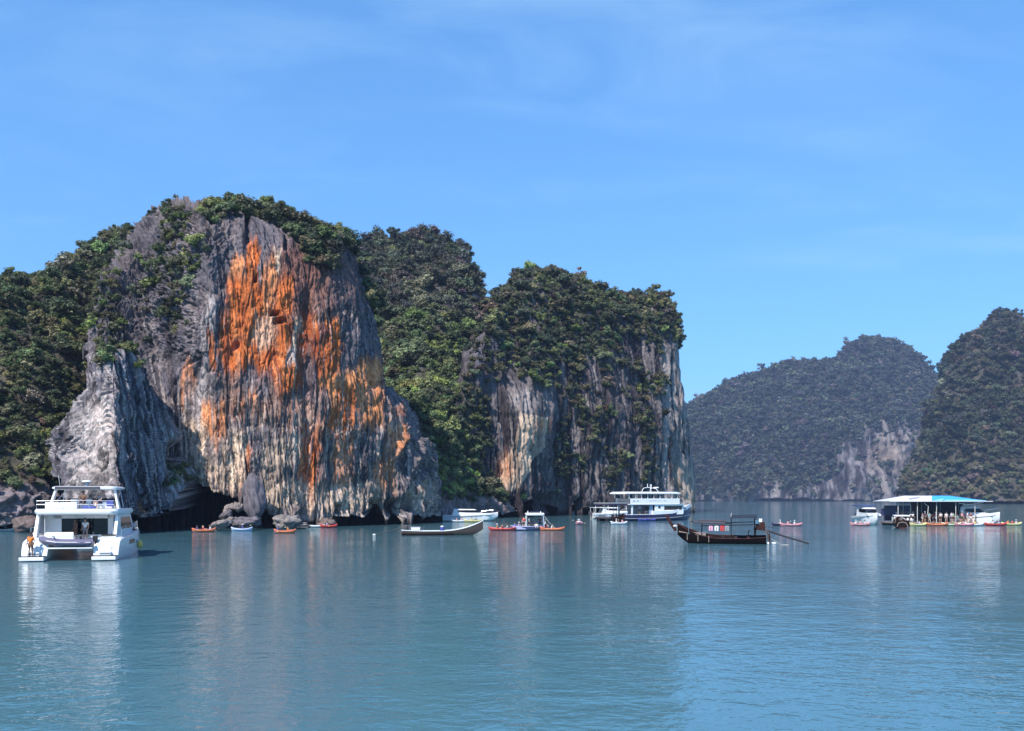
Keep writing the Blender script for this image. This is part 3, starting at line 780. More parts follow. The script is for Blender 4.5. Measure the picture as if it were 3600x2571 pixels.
def proto_coll(name, meshes):
    c = bpy.data.collections.new(name)
    for i, m in enumerate(meshes):
        c.objects.link(bpy.data.objects.new('%s_%02d' % (name, i), m))
    return c
PC_NEAR = proto_coll('foliage_clump', CROWNS)
PC_FAR = proto_coll('foliage_clump_far', CROWNS_FAR)
def scatter_group(coll):
    ng = bpy.data.node_groups.new('scatter_' + coll.name, 'GeometryNodeTree')
    ng.interface.new_socket('Geometry', in_out='INPUT', socket_type='NodeSocketGeometry')
    ng.interface.new_socket('Geometry', in_out='OUTPUT', socket_type='NodeSocketGeometry')
    gi = ng.nodes.new('NodeGroupInput'); go = ng.nodes.new('NodeGroupOutput')
    ins = ng.nodes.new('GeometryNodeInstanceOnPoints')
    ci = ng.nodes.new('GeometryNodeCollectionInfo')
    ci.inputs['Collection'].default_value = coll
    ci.inputs['Separate Children'].default_value = True
    ci.inputs['Reset Children'].default_value = True
    def na(name, typ):
        n = ng.nodes.new('GeometryNodeInputNamedAttribute'); n.data_type = typ; n.inputs['Name'].default_value = name
        return n.outputs['Attribute']
    ins.inputs['Pick Instance'].default_value = True
    L(ng, gi.outputs[0], ins.inputs['Points']); L(ng, ci.outputs[0], ins.inputs['Instance'])
    L(ng, na('variant', 'INT'), ins.inputs['Instance Index'])
    er = ng.nodes.new('FunctionNodeEulerToRotation')
    L(ng, na('rot', 'FLOAT_VECTOR'), er.inputs[0]); L(ng, er.outputs[0], ins.inputs['Rotation'])
    L(ng, na('scl', 'FLOAT_VECTOR'), ins.inputs['Scale'])
    L(ng, ins.outputs[0], go.inputs[0])
    return ng
SG_NEAR, SG_FAR = scatter_group(PC_NEAR), scatter_group(PC_FAR)
def scatter(name, pts, label, cat, far=False):
    if not len(pts): return
    me = bpy.data.meshes.new(name)
    me.vertices.add(len(pts))
    me.vertices.foreach_set('co', np.array([p['c'] for p in pts], np.float32).ravel())
    def at(nm, typ, key, arr):
        a = me.attributes.new(nm, typ, 'POINT'); a.data.foreach_set(key, np.asarray(arr).ravel())
    at('rot', 'FLOAT_VECTOR', 'vector', np.array([p['rot'] for p in pts], np.float32))
    at('scl', 'FLOAT_VECTOR', 'vector', np.array([p['scl'] for p in pts], np.float32))
    at('variant', 'INT', 'value', np.array([p['v'] for p in pts], np.int32))
    at('tint', 'FLOAT_COLOR', 'color', np.array([tuple(p['tint']) + (1,) for p in pts], np.float32))
    o = link(name, me)
    m = o.modifiers.new('scatter', 'NODES'); m.node_group = SG_FAR if far else SG_NEAR
    tag(o, label, cat, kind='stuff')
    return o

def sow(M, dens, rad, tintf, count, rng, minsep=0.55, nvar=6, lift=0.35):
    """pick places on a rock mass where plants grow; dens(px,py,n,T)->0..1 chance, rad(px,py)->(mean,spread) in metres"""
    P, n, PX, PY, T = M['P'], M['n'], M['PX'], M['PY'], M['T']
    a = np.linalg.norm(np.cross(P[1:, :-1] - P[:-1, :-1], P[:-1, 1:] - P[:-1, :-1]), axis=-1)
    w = a * np.clip(dens(PX, PY, n, T)[:-1, :-1], 0, 1)
    w = w.ravel() / w.sum()
    ids = rng.choice(len(w), size=count, p=w)
    R, C = a.shape
    ii, jj = ids // C, ids % C
    out, cell = [], {}
    for i, j in zip(ii, jj):
        p = P[i, j] + (P[i + 1, j] - P[i, j]) * rng.random() + (P[i, j + 1] - P[i, j]) * rng.random()
        px, py = PX[i, j], PY[i, j]
        m_, s_ = rad(px, py)
        r = m_ * (1 + s_ * rng.normal()); r = min(max(r, m_ * 0.5), m_ * 1.9)
        key = tuple((p // 6).astype(int)) if m_ < 4.5 else tuple((p // 14).astype(int))
        ok = True
        for da in (-1, 0, 1):
            for db in (-1, 0, 1):
                for dc in (-1, 0, 1):
                    for q, rq in cell.get((key[0] + da, key[1] + db, key[2] + dc), ()):
                        if ((p - q) ** 2).sum() < (minsep * (r + rq)) ** 2:
                            ok = False; break
                    if not ok: break
                if not ok: break
            if not ok: break
        if not ok: continue
        cell.setdefault(key, []).append((p, r))
        nn = n[i, j].copy()
        nn = nn if nn[2] > -0.2 else np.array([nn[0], nn[1], 0.0])
        c = p + nn * r * lift * 0.7 + np.array([0, 0, r * lift])
        tn = np.array(tintf(px, py, p, rng))
        out.append(dict(p=p, c=c, n=nn, r=r, px=px, py=py, Y=p[1], rot=(rng.normal() * .18, rng.normal() * .18, rng.random() * 6.28),
                        scl=(r * (0.9 + .25 * rng.random()), r * (0.9 + .25 * rng.random()), r * (0.8 + .35 * rng.random())), v=int(rng.integers(nvar)), tint=tn))
    return out
G_DARK = np.array([0.062, 0.070, 0.044]); G_MID = np.array([0.098, 0.112, 0.058]); G_LITE = np.array([0.165, 0.190, 0.070]); G_OLIVE = np.array([0.125, 0.118, 0.068]); G_PALE = np.array([0.30, 0.30, 0.15]); G_BROWN = np.array([0.130, 0.105, 0.085])
def pick(rng, opts, spread=0.30):
    r = rng.random() * sum(w for _, w in opts)
    for c, w in opts:
        r -= w
        if r <= 0: break
    return c * 1.22 * min(2.2, math.exp(spread * rng.normal())) * (1 + 0.08 * rng.normal(size=3))

# the crest and ledges of the great cliff
VEG1 = [
 [(690, 760), (728, 715), (790, 690), (860, 690), (960, 700), (1040, 730), (1110, 770), (1190, 790), (1240, 840), (1300, 930), (1325, 1040), (1318, 1100), (1290, 1000), (1262, 925), (1215, 858), (1185, 872), (1170, 935), (1135, 955), (1105, 965), (1078, 930), (1062, 875), (1010, 815), (930, 765), (860, 745), (790, 765), (740, 785)],
 [(577, 745), (650, 735), (648, 850), (610, 900), (567, 930), (545, 914), (575, 840)], [(665, 845), (720, 842), (750, 870), (735, 892), (672, 890)], [(640, 900), (706, 900), (700, 975), (650, 965)],
 [(585, 985), (665, 990), (660, 1070), (590, 1072)], [(455, 1030), (512, 1035), (510, 1080), (460, 1075)], [(545, 1070), (618, 1080), (615, 1160), (560, 1150)],
 [(320, 1090), (380, 1070), (440, 1130), (430, 1225), (330, 1220)], [(330, 1000), (400, 1000), (420, 1060), (350, 1110)], [(620, 920), (650, 930), (640, 990), (560, 1000), (500, 1060), (490, 1040), (540, 960)],
 [(1255, 905), (1320, 1000), (1335, 1120), (1305, 1095)], [(520, 900), (545, 900), (540, 950), (515, 950)],
]
def dens1(px, py, n, T):
    d = np.zeros(px.shape)
    for pl in VEG1:
        d = np.maximum(d, inpoly(px + 14 * gnoise(px * .03, py * .03, 3.), py + 10 * gnoise(px * .03, py * .03, 8.), pl) * 1.0)
    # odd tufts on rough rock
    d = np.maximum(d, 0.06 * sst(px, 700, 600) * sst(py, 1250, 1150) * (px > 380))
    # bare rock between the tufts left of the streaks
    return d * np.where(px < 700, 0.25 + 0.75 * sst(gnoise(px * .022, py * .022, 6.), -.1, .25), 1.0)
def tint1(px, py, p, rng):
    if px > 1050 or (px > 960 and py > 760): return pick(rng, [(G_DARK, 3), (G_MID, 3), (G_OLIVE, 1.6), (G_LITE, .5)])
    if px > 690: return pick(rng, [(G_LITE, 2.6), (G_MID, 3), (G_OLIVE, 1)])
    return pick(rng, [(G_LITE, 1.6), (G_MID, 2.5), (G_DARK, 1.5), (G_OLIVE, 1.2)])
PL1 = sow(M1, dens1, lambda px, py: (1.6 if px > 700 else 0.95, 0.3), tint1, 1100, RNG, 0.46)
for p in PL1:
    p['where'] = 'crest' if (p['px'] > 690 and p['py'] < 1000) else 'ledge'
# buttress: top tuft and the bush in the cave mouth
PLB = sow(MB_, lambda px, py, n, T: 1.0 * ((py < 1245) & (px > 330) & (px < 470)) + 1.0 * inpoly(px, py, [(592, 1650), (660, 1640), (675, 1700), (610, 1712)]) + 0.02 * (py < 1350),
          lambda px, py: (0.85, 0.25), lambda px, py, p, rng: pick(rng, [(G_MID, 2), (G_LITE, 1)]), 120, RNG, 0.5)
for p in PLB: p['where'] = 'buttress'
# left slope
def tintA(px, py, p, rng):
    k = gnoise(p[0] * .06, p[1] * .06, p[2] * .08)
    if py > 1640: return pick(rng, [(G_OLIVE, 3), (G_BROWN, 1.2), (G_MID, 1), (G_LITE, .8)])
    if 1300 < py < 1600 and k > 0.1: return pick(rng, [(G_OLIVE, 1.5), (G_MID, 2), (G_BROWN, 1.2), (G_LITE, 1)])
    if k > 0.2: return pick(rng, [(G_LITE, 1.2), (G_MID, 2.5), (G_OLIVE, 1)])
    return pick(rng, [(G_DARK, 3), (G_MID, 2.4), (G_OLIVE, .7), (G_BROWN, .4)])
_tA = tintA
def tintA(px, py, p, rng): return _tA(px, py, p, rng) * np.array([1.18, 1.2, .98])
PLA = sow(MA, lambda px, py, n, T: np.where(py > 1725, 0.0, np.where(py > 1690, .5, 1.0)) * (0.95 - .5 * sst(px, 430, 560) * sst(py, 1100, 1300)) * (0.35 + .65 * sst(gnoise(px * .013, py * .013, 2.) + .5 * gnoise(px * .04, py * .04, 2.), -.3, .1)), lambda px, py: (1.15 + .3 * np.interp(py, [900, 1700], [1, 0]), 0.42), tintA, 6500, RNG, 0.5)
for p in PLA: p['where'] = 'slope'
# gully and rounded hill
def densG(px, py, n, T):
    d = np.ones(px.shape)
    d[inpoly(px, py, [(1635, 945), (1720, 1030), (1725, 1080), (1660, 1060), (1640, 1005)])] = 0.25
    return d * np.where(py > 1765, 0.0, np.where(py > 1700, 0.45, 1.0))
def tintG(px, py, p, rng):
    if math.hypot(px - 1470, (py - 1040) * .9) < 42 or math.hypot(px - 1490, (py - 1365)) < 26: return G_PALE * (0.8 + .3 * rng.random())
    if 1150 < py and 1400 < px < 1650: return pick(rng, [(G_LITE, 1.3), (G_MID, 3), (G_DARK, 2)])
    if py < 1150: return pick(rng, [(G_DARK, 2), (G_MID, 2.8), (G_OLIVE, 1.3), (G_LITE, .5), (G_BROWN, .4)])
    return pick(rng, [(G_DARK, 2), (G_MID, 3), (G_OLIVE, 1.2), (G_LITE, .6)])
_tG = tintG
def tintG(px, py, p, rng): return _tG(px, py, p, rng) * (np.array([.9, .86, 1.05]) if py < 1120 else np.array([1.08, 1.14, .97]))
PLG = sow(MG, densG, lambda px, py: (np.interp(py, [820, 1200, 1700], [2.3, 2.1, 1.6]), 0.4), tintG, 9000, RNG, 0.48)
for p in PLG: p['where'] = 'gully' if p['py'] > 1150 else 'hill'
# headland
def dens3(px, py, n, T):
    ph = np.interp(px, [1560, 1640, 1700, 1760, 1830, 1900, 1960, 2050, 2120, 2200, 2300, 2370, 2440], [1500, 1190, 1175, 1290, 1310, 1360, 1330, 1230, 1170, 1180, 1170, 1190, 1200])
    d = sst(ph - py + 60 * gnoise(px * .02, py * .02, 1.), -30, 30)
    hang = sst(fbm(px * .012, py * .007, 5.0, 3), 0.05, 0.5) * sst(px, 1930, 1990) * sst(px, 2330, 2230) * sst(py, 1760, 1600)
    hang = np.maximum(hang, sst(fbm(px * .014, py * .008, 9.0, 3), 0.15, 0.5) * (px > 1930) * (px < 2180) * (py > 1600) * (py < 1740))
    d = d * (0.22 + .78 * sst(gnoise(px * .012, py * .012, 4.) + .6 * gnoise(px * .04, py * .04, 4.), -.28, .15))
    hang = np.maximum(hang, .4 * sst(fbm(px * .02, py * .012, 15.0, 3), 0.0, 0.5) * sst(px, 1930, 1960) * sst(px, 2380, 2280) * sst(py, 1560, 1350))
    d = d * np.interp(py, [1000, 1120, 1250], [1.0, .8, .45])
    d = np.maximum(d, hang * 0.5)
    d = np.maximum(d, 0.5 * inpoly(px, py, [(1560, 1500), (1640, 1330), (1720, 1420), (1730, 1560), (1640, 1700), (1570, 1700)]))
    d = np.where(inpoly(px, py, [(1650, 1180), (1730, 1180), (1790, 1300), (1750, 1360), (1650, 1330)]), 0.06, d)
    return d
def tint3(px, py, p, rng):
    if py > 1400: return pick(rng, [(G_DARK, 3), (G_MID, 2), (G_OLIVE, 1.2)])
    return pick(rng, [(G_DARK, 2.4), (G_MID, 3), (G_OLIVE, 1.5), (G_LITE, .6), (G_BROWN, .4)])
PL3 = sow(M3, dens3, lambda px, py: (np.interp(py, [900, 1300, 1700], [1.7, 1.4, 1.05]), 0.42), tint3, 8000, RNG, 0.48)
for p in PL3: p['where'] = 'headland'

# the largest ones become trees of their own, the rest one mass of wood per rock
near = PL1 + PLB + PLA + PLG + PL3
for p in near:
    vis = 1.0
    if p['px'] < -60 or p['px'] > 3650: vis = 0
    if p['where'] == 'gully' and (p['px'] < np.interp(p['py'], [1150, 1345, 1640], [1330, 1375, 1545])): vis = 0.0
    if p['where'] == 'slope' and p['px'] > np.interp(p['py'], [800, 1060, 1200, 1500, 1760], [470, 340, 320, 170, 190]): vis = 0.0
    if p['where'] == 'slope' and p['py'] > 1690 and p['px'] > 110: vis = 0
    if p['where'] == 'hill' and p['px'] < 1330: vis = 0.0
    if p['where'] == 'headland' and p['px'] < 1640: vis = 0.3
    p['size'] = p['r'] / p['Y'] * vis * (1.7 if p['where'] in ('crest', 'ledge', 'buttress') else 1.0)
near.sort(key=lambda p: -p['size'])
def tree_text(p):
    """words that say which plant this is: colour, size, and what it grows on or beside"""
    c = p['tint']; w = p['where']; px, py = p['px'], p['py']
    lum = c[0] * .3 + c[1] * .6 + c[2] * .1
    hue = 'pale yellow-green' if c[0] > 0.2 else ('bright green' if lum > 0.125 else ('olive' if c[0] > c[1] * 0.95 else ('mid green' if lum > 0.075 else 'dark green')))
    sz = {'crest': 1.6, 'ledge': .95, 'buttress': .85, 'slope': 1.45, 'gully': 2.2, 'hill': 2.6, 'headland': 1.7}[w]
    size = 'broad' if p['r'] > sz * 1.2 else ('small' if p['r'] < sz * 0.8 else {0: 'flat', 1: 'spreading', 2: 'domed', 3: 'upright'}[int(np.digitize((.62, .75, .9, .68, .55, 1.0)[p['v']] * p['scl'][2] / p['scl'][0], (.55, .68, .82)))])
    if w == 'crest':
        at = 'on the summit above the orange streaks' if px < 960 else ('on the falling crest past the summit of the orange-streaked cliff' if px < 1190 else 'on the shoulder where the orange-streaked cliff meets the rounded hill')
        if py > 850 and 1050 < px < 1180: at = 'in the clump hanging over the rim of the orange-streaked cliff'
    elif w == 'ledge':
        at = ('near the rocky top of the great cliff' if py < 830 else 'in the green strip below the rocky top of the great cliff' if py < 960 else 'on the grey ledges halfway down beside the orange streaks' if py < 1080 else 'on the grey rock just above the pointed buttress')
    elif w == 'buttress':
        at = 'on the tip of the pointed buttress' if py < 1400 else 'in the arch beside the dark sea cave'
    elif w == 'slope':
        at = ('on the skyline of the wooded slope beside the great cliff' if py < 1150 else 'halfway up the wooded slope above the white catamaran' if py < 1450 else 'low on the wooded slope behind the white catamaran')
    elif w == 'gully':
        at = 'high in the gully between the two cliffs' if py < 1300 else ('in the middle of the gully between the two cliffs' if py < 1550 else 'at the foot of the gully above the white speedboat')
    elif w == 'hill':
        at = 'on the skyline of the rounded hill' if py < 930 else 'on the flank of the rounded hill'
    else:
        at = ('on the skyline of the grey headland' if py < 1080 else 'on the wooded top of the grey headland' if py < 1350 else 'hanging on the grey headland wall')
    kind = 'shrub' if w in ('ledge', 'buttress') else 'tree'
    grp = {'crest': 'trees along the crest of the orange-streaked cliff', 'ledge': 'shrubs on the grey ledges of the cliff', 'buttress': 'shrubs on the buttress by the cave', 'slope': 'trees on the slope behind the catamaran',
           'gully': 'trees in the gully between the cliffs', 'hill': 'trees on the rounded hill behind', 'headland': 'trees of the grey headland'}[w]
    return '%s %s %s %s' % (size, hue, kind, at), grp
N_TREES = 290
for p in near[:N_TREES]:
    lab, grp = tree_text(p)
    small = p['where'] in ('ledge', 'buttress')
    e = bpy.data.objects.new('shrub' if small else 'tree', None); COL.objects.link(e)
    e.empty_display_size = 0.3
    e.location = p['p']
    tag(e, lab, 'shrub' if small else 'tree', grp)
    d = Vector(p['c'] - p['p'])
    tr = link('trunk', TRUNKS[p['v'] % 3], e)
    tr.rotation_euler = Vector((0, 0, 1)).rotation_difference(d.normalized()).to_euler()
    s = max(p['r'] * 0.8, 0.5); tr.scale = (s, s, max(d.length * 1.15, s * 0.7))
    cr = link('crown', CROWNS[p['v']], e)
    cr.location = d; cr.rotation_euler = p['rot']; cr.scale = p['scl']
    cr['tint'] = [float(x) for x in p['tint']]
rest = near[N_TREES:]
for w, nm, lab in (('crest', 'cliff_scrub', 'low scrub between the trees on the crest of the orange-streaked cliff'), ('ledge', 'ledge_scrub', 'small plants in the cracks of the rough grey rock'), ('buttress', 'buttress_scrub', 'tufts of scrub on the pointed buttress'),
                   ('slope', 'slope_forest', 'dense green wood covering the slope behind the catamaran'), ('gully', 'gully_forest', 'dense green wood filling the gully between the cliffs'),
                   ('hill', 'hill_forest', 'dense wood covering the rounded hill behind the great cliff'), ('headland', 'headland_forest', 'dense wood and hanging scrub on the grey headland')):
    scatter(nm, [p for p in rest if p['where'] == w], lab, 'forest')

# far woods
def densF(px, py, n, T):
    d = np.ones(px.shape)
    ph = np.interp(px, [2200, 2600, 2800, 2900, 2960, 3050, 3150, 3250, 3400], [1742, 1735, 1715, 1670, 1580, 1520, 1470, 1470, 1600])
    d = d * (1 - 0.96 * sst(py + 40 * fbm(px * .02, py * .01, 2., 3), ph - 15, ph + 30))
    return d * np.where(py > 1752, 0, 1)
def tintF(px, py, p, rng): return pick(rng, [(G_DARK, 3), (G_MID, 2.4), (G_OLIVE, .8), (G_BROWN, .5)], 0.34) * np.array([.66, .66, .88]) * (1 + .5 * gnoise(p[0] * .02, p[1] * .02, p[2] * .02))  # brightness spread and broad patches put lit and shaded crowns into the tint
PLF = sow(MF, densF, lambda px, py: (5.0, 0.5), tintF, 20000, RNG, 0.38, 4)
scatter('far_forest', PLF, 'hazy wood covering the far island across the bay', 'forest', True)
def densH(px, py, n, T): return np.where(py > 1762, 0, np.where(py > 1725, .5, 1.0)) * (px < 3900)
def tintH(px, py, p, rng):
    if py > 1640: return pick(rng, [(G_OLIVE, 3), (G_BROWN, 2), (G_MID, .8)])
    return pick(rng, [(G_DARK, 3.5), (G_MID, 2.4), (G_OLIVE, .6), (G_BROWN, .4)], 0.36) * np.array([.72, .68, .76]) * (1 + .5 * gnoise(p[0] * .03, p[1] * .03, p[2] * .03))  # tree-to-tree spread and patches paint sun and shade of the slope into leaves
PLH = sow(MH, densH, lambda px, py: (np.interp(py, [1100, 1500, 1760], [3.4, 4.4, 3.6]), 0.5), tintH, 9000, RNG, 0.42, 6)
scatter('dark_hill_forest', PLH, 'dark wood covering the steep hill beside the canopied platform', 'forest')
print('plants', len(PL1), len(PLB), len(PLA), len(PLG), len(PL3), len(PLF), len(PLH))

# ------------------------------------------------------------------ air
def haze():
    bm = bmesh.new()
    x0, x1, y0, y1, z0, z1 = -3100, 3100, -700, 3700, -2.6, 300
    vs = [bm.verts.new(v) for v in ((x0, y0, z0), (x1, y0, z0), (x1, y1, z0), (x0, y1, z0), (x0, y0, z1), (x1, y0, z1), (x1, y1, z1), (x0, y1, z1))]
    for f in ((3, 2, 1, 0), (4, 5, 6, 7), (0, 1, 5, 4), (1, 2, 6, 5), (2, 3, 7, 6), (3, 0, 4, 7)):
        bm.faces.new([vs[i] for i in f])
    me = bpy.data.meshes.new('haze'); bm.to_mesh(me); bm.free()
    m = bpy.data.materials.new('haze'); m.use_nodes = True
    t = m.node_tree; t.nodes.clear()
    out = N(t, 'ShaderNodeOutputMaterial'); pv = N(t, 'ShaderNodeVolumePrincipled')
    pv.inputs['Color'].default_value = (0.50, 0.66, 1.0, 1)
    pv.inputs['Density'].default_value = 0.00012
    pv.inputs['Anisotropy'].default_value = 0.0
    L(t, pv.outputs[0], out.inputs['Volume'])
    me.materials.append(m)
    tag(link('haze', me), 'thin blue haze lying over the whole bay', 'haze', kind='stuff')
haze()
# ================================================================== THINGS: geometry helpers
class MB:
    def __init__(s): s.V, s.F = [], []
    def add(s, V, F):
        k = len(s.V); s.V += [tuple(v) for v in V]; s.F += [tuple(i + k for i in f) for f in F]; return s
    def box(s, c, d, rz=0, ry=0, bev=0.0):
        bm = bmesh.new(); bmesh.ops.create_cube(bm, size=1)
        bmesh.ops.scale(bm, vec=d, verts=bm.verts)
        if bev: bmesh.ops.bevel(bm, geom=list(bm.edges), offset=bev, segments=2, affect='EDGES', profile=0.6)
        M_ = Matrix.Translation(c) @ Matrix.Rotation(rz, 4, 'Z') @ Matrix.Rotation(ry, 4, 'Y')
        bm.transform(M_); bm.verts.index_update()
        s.add([v.co[:] for v in bm.verts], [[v.index for v in f.verts] for f in bm.faces]); bm.free(); return s
    def tube(s, pts, r, n=6, r2=None):
        pts = [Vector(p) for p in pts]; rings = []
        for i, p in enumerate(pts):
            d = (pts[min(i + 1, len(pts) - 1)] - pts[max(i - 1, 0)]).normalized()
            a = Vector((0, 0, 1)).cross(d)
            a = a.normalized() if a.length > 1e-3 else Vector((1, 0, 0))
            b = d.cross(a)
            rr = r if r2 is None else r + (r2 - r) * i / (len(pts) - 1)
            rings.append([p + a * math.cos(j * 2 * math.pi / n) * rr + b * math.sin(j * 2 * math.pi / n) * rr for j in range(n)])
        return s.loft(rings)
    def loft(s, rings, closed=True, caps=True):
        n = len(rings[0]); V = [v for r in rings for v in r]; F = []
        for i in range(len(rings) - 1):
            for j in range(n if closed else n - 1):
                F.append((i * n + j, i * n + (j + 1) % n, (i + 1) * n + (j + 1) % n, (i + 1) * n + j))
        if caps and closed:
            F.append(tuple(range(n))[::-1]); F.append(tuple((len(rings) - 1) * n + j for j in range(n)))
        return s.add(V, F)
    def ell(s, c, r, nu=10, nv=7):
        V, F = [], []
        for i in range(nv + 1):
            th = math.pi * i / nv
            for j in range(nu):
                ph = 2 * math.pi * j / nu
                V.append((c[0] + r[0] * math.sin(th) * math.cos(ph), c[1] + r[1] * math.sin(th) * math.sin(ph), c[2] + r[2] * math.cos(th)))
        for i in range(nv):
            for j in range(nu):
                F.append((i * nu + j, (i + 1) * nu + j, (i + 1) * nu + (j + 1) % nu, i * nu + (j + 1) % nu))
        return s.add(V, F)
    def prism(s, poly, y0, y1):
        """polygon in x-z pushed along y"""
        return s.loft([[(x, y0, z) for x, z in poly], [(x, y1, z) for x, z in poly]])
    def slab(s, poly, z0, z1):
        return s.loft([[(x, y, z0) for x, y in poly], [(x, y, z1) for x, y in poly]])
    def mesh(s, name, m, smooth=False):
        bm = bmesh.new()
        vs = [bm.verts.new(v) for v in s.V]
        for f in s.F:
            try: bm.faces.new([vs[i] for i in f])
            except ValueError: pass
        bmesh.ops.remove_doubles(bm, verts=bm.verts, dist=1e-5)
        bmesh.ops.recalc_face_normals(bm, faces=bm.faces)
        me = bpy.data.meshes.new(name); bm.to_mesh(me); bm.free()
        me.materials.append(m)
        if smooth:
            for p in me.polygons: p.use_smooth = True
            me.set_sharp_from_angle(angle=math.radians(40))
        return me
    def build(s, name, m, parent=None, smooth=False):
        return link(name, s.mesh(name, m, smooth), parent)
def B(name, m, parent, *boxes, bev=0.0):
    mb = MB()
    for b in boxes: mb.box(b[:3], b[3:6], *(b[6:]), bev=bev)
    return mb.build(name, m, parent)
def T(name, m, parent, r, *paths):
    mb = MB()
    for p in paths: mb.tube(p, r)
    return mb.build(name, m, parent)
def thing(name, label, cat, loc=(0, 0, 0), rz=0, group=None):
    e = bpy.data.objects.new(name, None); COL.objects.link(e); e.empty_display_size = 0.3
    e.location = loc; e.rotation_euler = (0, 0, rz)
    return tag(e, label, cat, group)
def on(px, Y, z=0.0): return ((px - CXP) / FPX * Y, Y, z)
def loc(o, x, y, z):
    """a spot in a thing's own axes -> a point of the place"""
    return tuple(o.location + o.rotation_euler.to_matrix() @ Vector((x, y, z)))

white = mat('gelcoat_white', (0.80, 0.80, 0.80), 0.28, var=0.06, vscale=1.5, coat=0.3)
offwhite = mat('paint_offwhite', (0.66, 0.64, 0.60), 0.5, var=0.15)
greyp = mat('paint_grey', (0.33, 0.33, 0.36), 0.5)
dkgrey = mat('canvas_dark_grey', (0.07, 0.065, 0.08), 0.8)
glass = mat('tinted_glass', (0.006, 0.006, 0.008), 0.08, spec=0.35, var=0.0)
vinyl = mat('clear_vinyl_grey', (0.30, 0.31, 0.36), 0.2, var=0.1)
steel = mat('steel_tube', (0.62, 0.62, 0.64), 0.25, metal=0.9, var=0.05)
navy = mat('hull_navy', (0.035, 0.035, 0.10), 0.35, var=0.2, vscale=2)
purple = mat('dinghy_hypalon', (0.13, 0.12, 0.19), 0.5)
black = mat('rubber_black', (0.014, 0.013, 0.015), 0.6)
wood_dk = mat('wood_dark_brown', (0.010, 0.0045, 0.004), 0.7, spec=0.12, var=0.5, vscale=6, bump=0.3)
wood_red = mat('wood_red_brown', (0.06, 0.022, 0.018), 0.7, spec=0.15, var=0.5, vscale=6, bump=0.3)
wood_lt = mat('wood_weathered', (0.30, 0.23, 0.19), 0.75, var=0.4, vscale=6, bump=0.3)
wood_bei = mat('wood_olive_brown', (0.085, 0.062, 0.048), 0.6, var=0.3, vscale=4)
yellow = mat('fender_yellow', (0.75, 0.52, 0.12), 0.5)
blue = mat('canvas_blue', (0.05, 0.36, 0.80), 0.6)
bluec = mat('plastic_blue', (0.06, 0.08, 0.32), 0.5)
ctop = mat('canvas_white', (0.58, 0.57, 0.60), 0.75, var=0.12, vscale=0.8)
orange_p = mat('kayak_orange', (0.80, 0.22, 0.10), 0.4)
red_p = mat('kayak_red', (0.60, 0.06, 0.05), 0.4)
pink_p = mat('kayak_pink', (0.72, 0.30, 0.32), 0.45)
yel_p = mat('kayak_yellow', (0.80, 0.68, 0.30), 0.4)
wblue_p = mat('kayak_pale_blue', (0.55, 0.63, 0.85), 0.4)
rope_m = mat('rope', (0.55, 0.52, 0.46), 0.9)
brass = mat('engine_metal', (0.16, 0.14, 0.13), 0.5, metal=0.5, var=0.4)
text_m = mat('lettering_grey', (0.10, 0.10, 0.12), 0.5)

# ------------------------------------------------------------------ people
def skin_mesh(name, pts, edges, m, sub=1):
    me = bpy.data.meshes.new(name)
    me.from_pydata([p[:3] for p in pts], edges, [])
    o = bpy.data.objects.new(name, me); COL.objects.link(o)
    md = o.modifiers.new('skin', 'SKIN'); md.use_smooth_shade = True
    # one root per island
    par = list(range(len(pts)))
    def fd(i):
        while par[i] != i: i = par[i]
        return i
    for a, b in edges: par[fd(b)] = fd(a)
    roots = {}
    for i in range(len(pts)): roots.setdefault(fd(i), i)
    for i, p in enumerate(pts):
        sv = me.skin_vertices[0].data[i]
        r = p[3]; sv.radius = (r, r) if not isinstance(r, tuple) else r
        sv.use_root = i in roots.values()
    o.modifiers.new('sub', 'SUBSURF').levels = sub
    o.modifiers['sub'].render_levels = sub
    dg = bpy.context.evaluated_depsgraph_get(); dg.update()
    out = bpy.data.meshes.new_from_object(o.evaluated_get(dg))
    bpy.data.objects.remove(o); bpy.data.meshes.remove(me)
    out.name = name; out.materials.clear(); out.materials.append(m)
    for p in out.polygons: p.use_smooth = True
    return out
skin_mats = [mat('skin_tan', (0.46, 0.27, 0.19), 0.6, var=0.05), mat('skin_brown', (0.20, 0.105, 0.07), 0.6, var=0.05), mat('skin_fair', (0.62, 0.42, 0.34), 0.6, var=0.05)]
hair_m = mat('hair_dark', (0.02, 0.015, 0.013), 0.7)
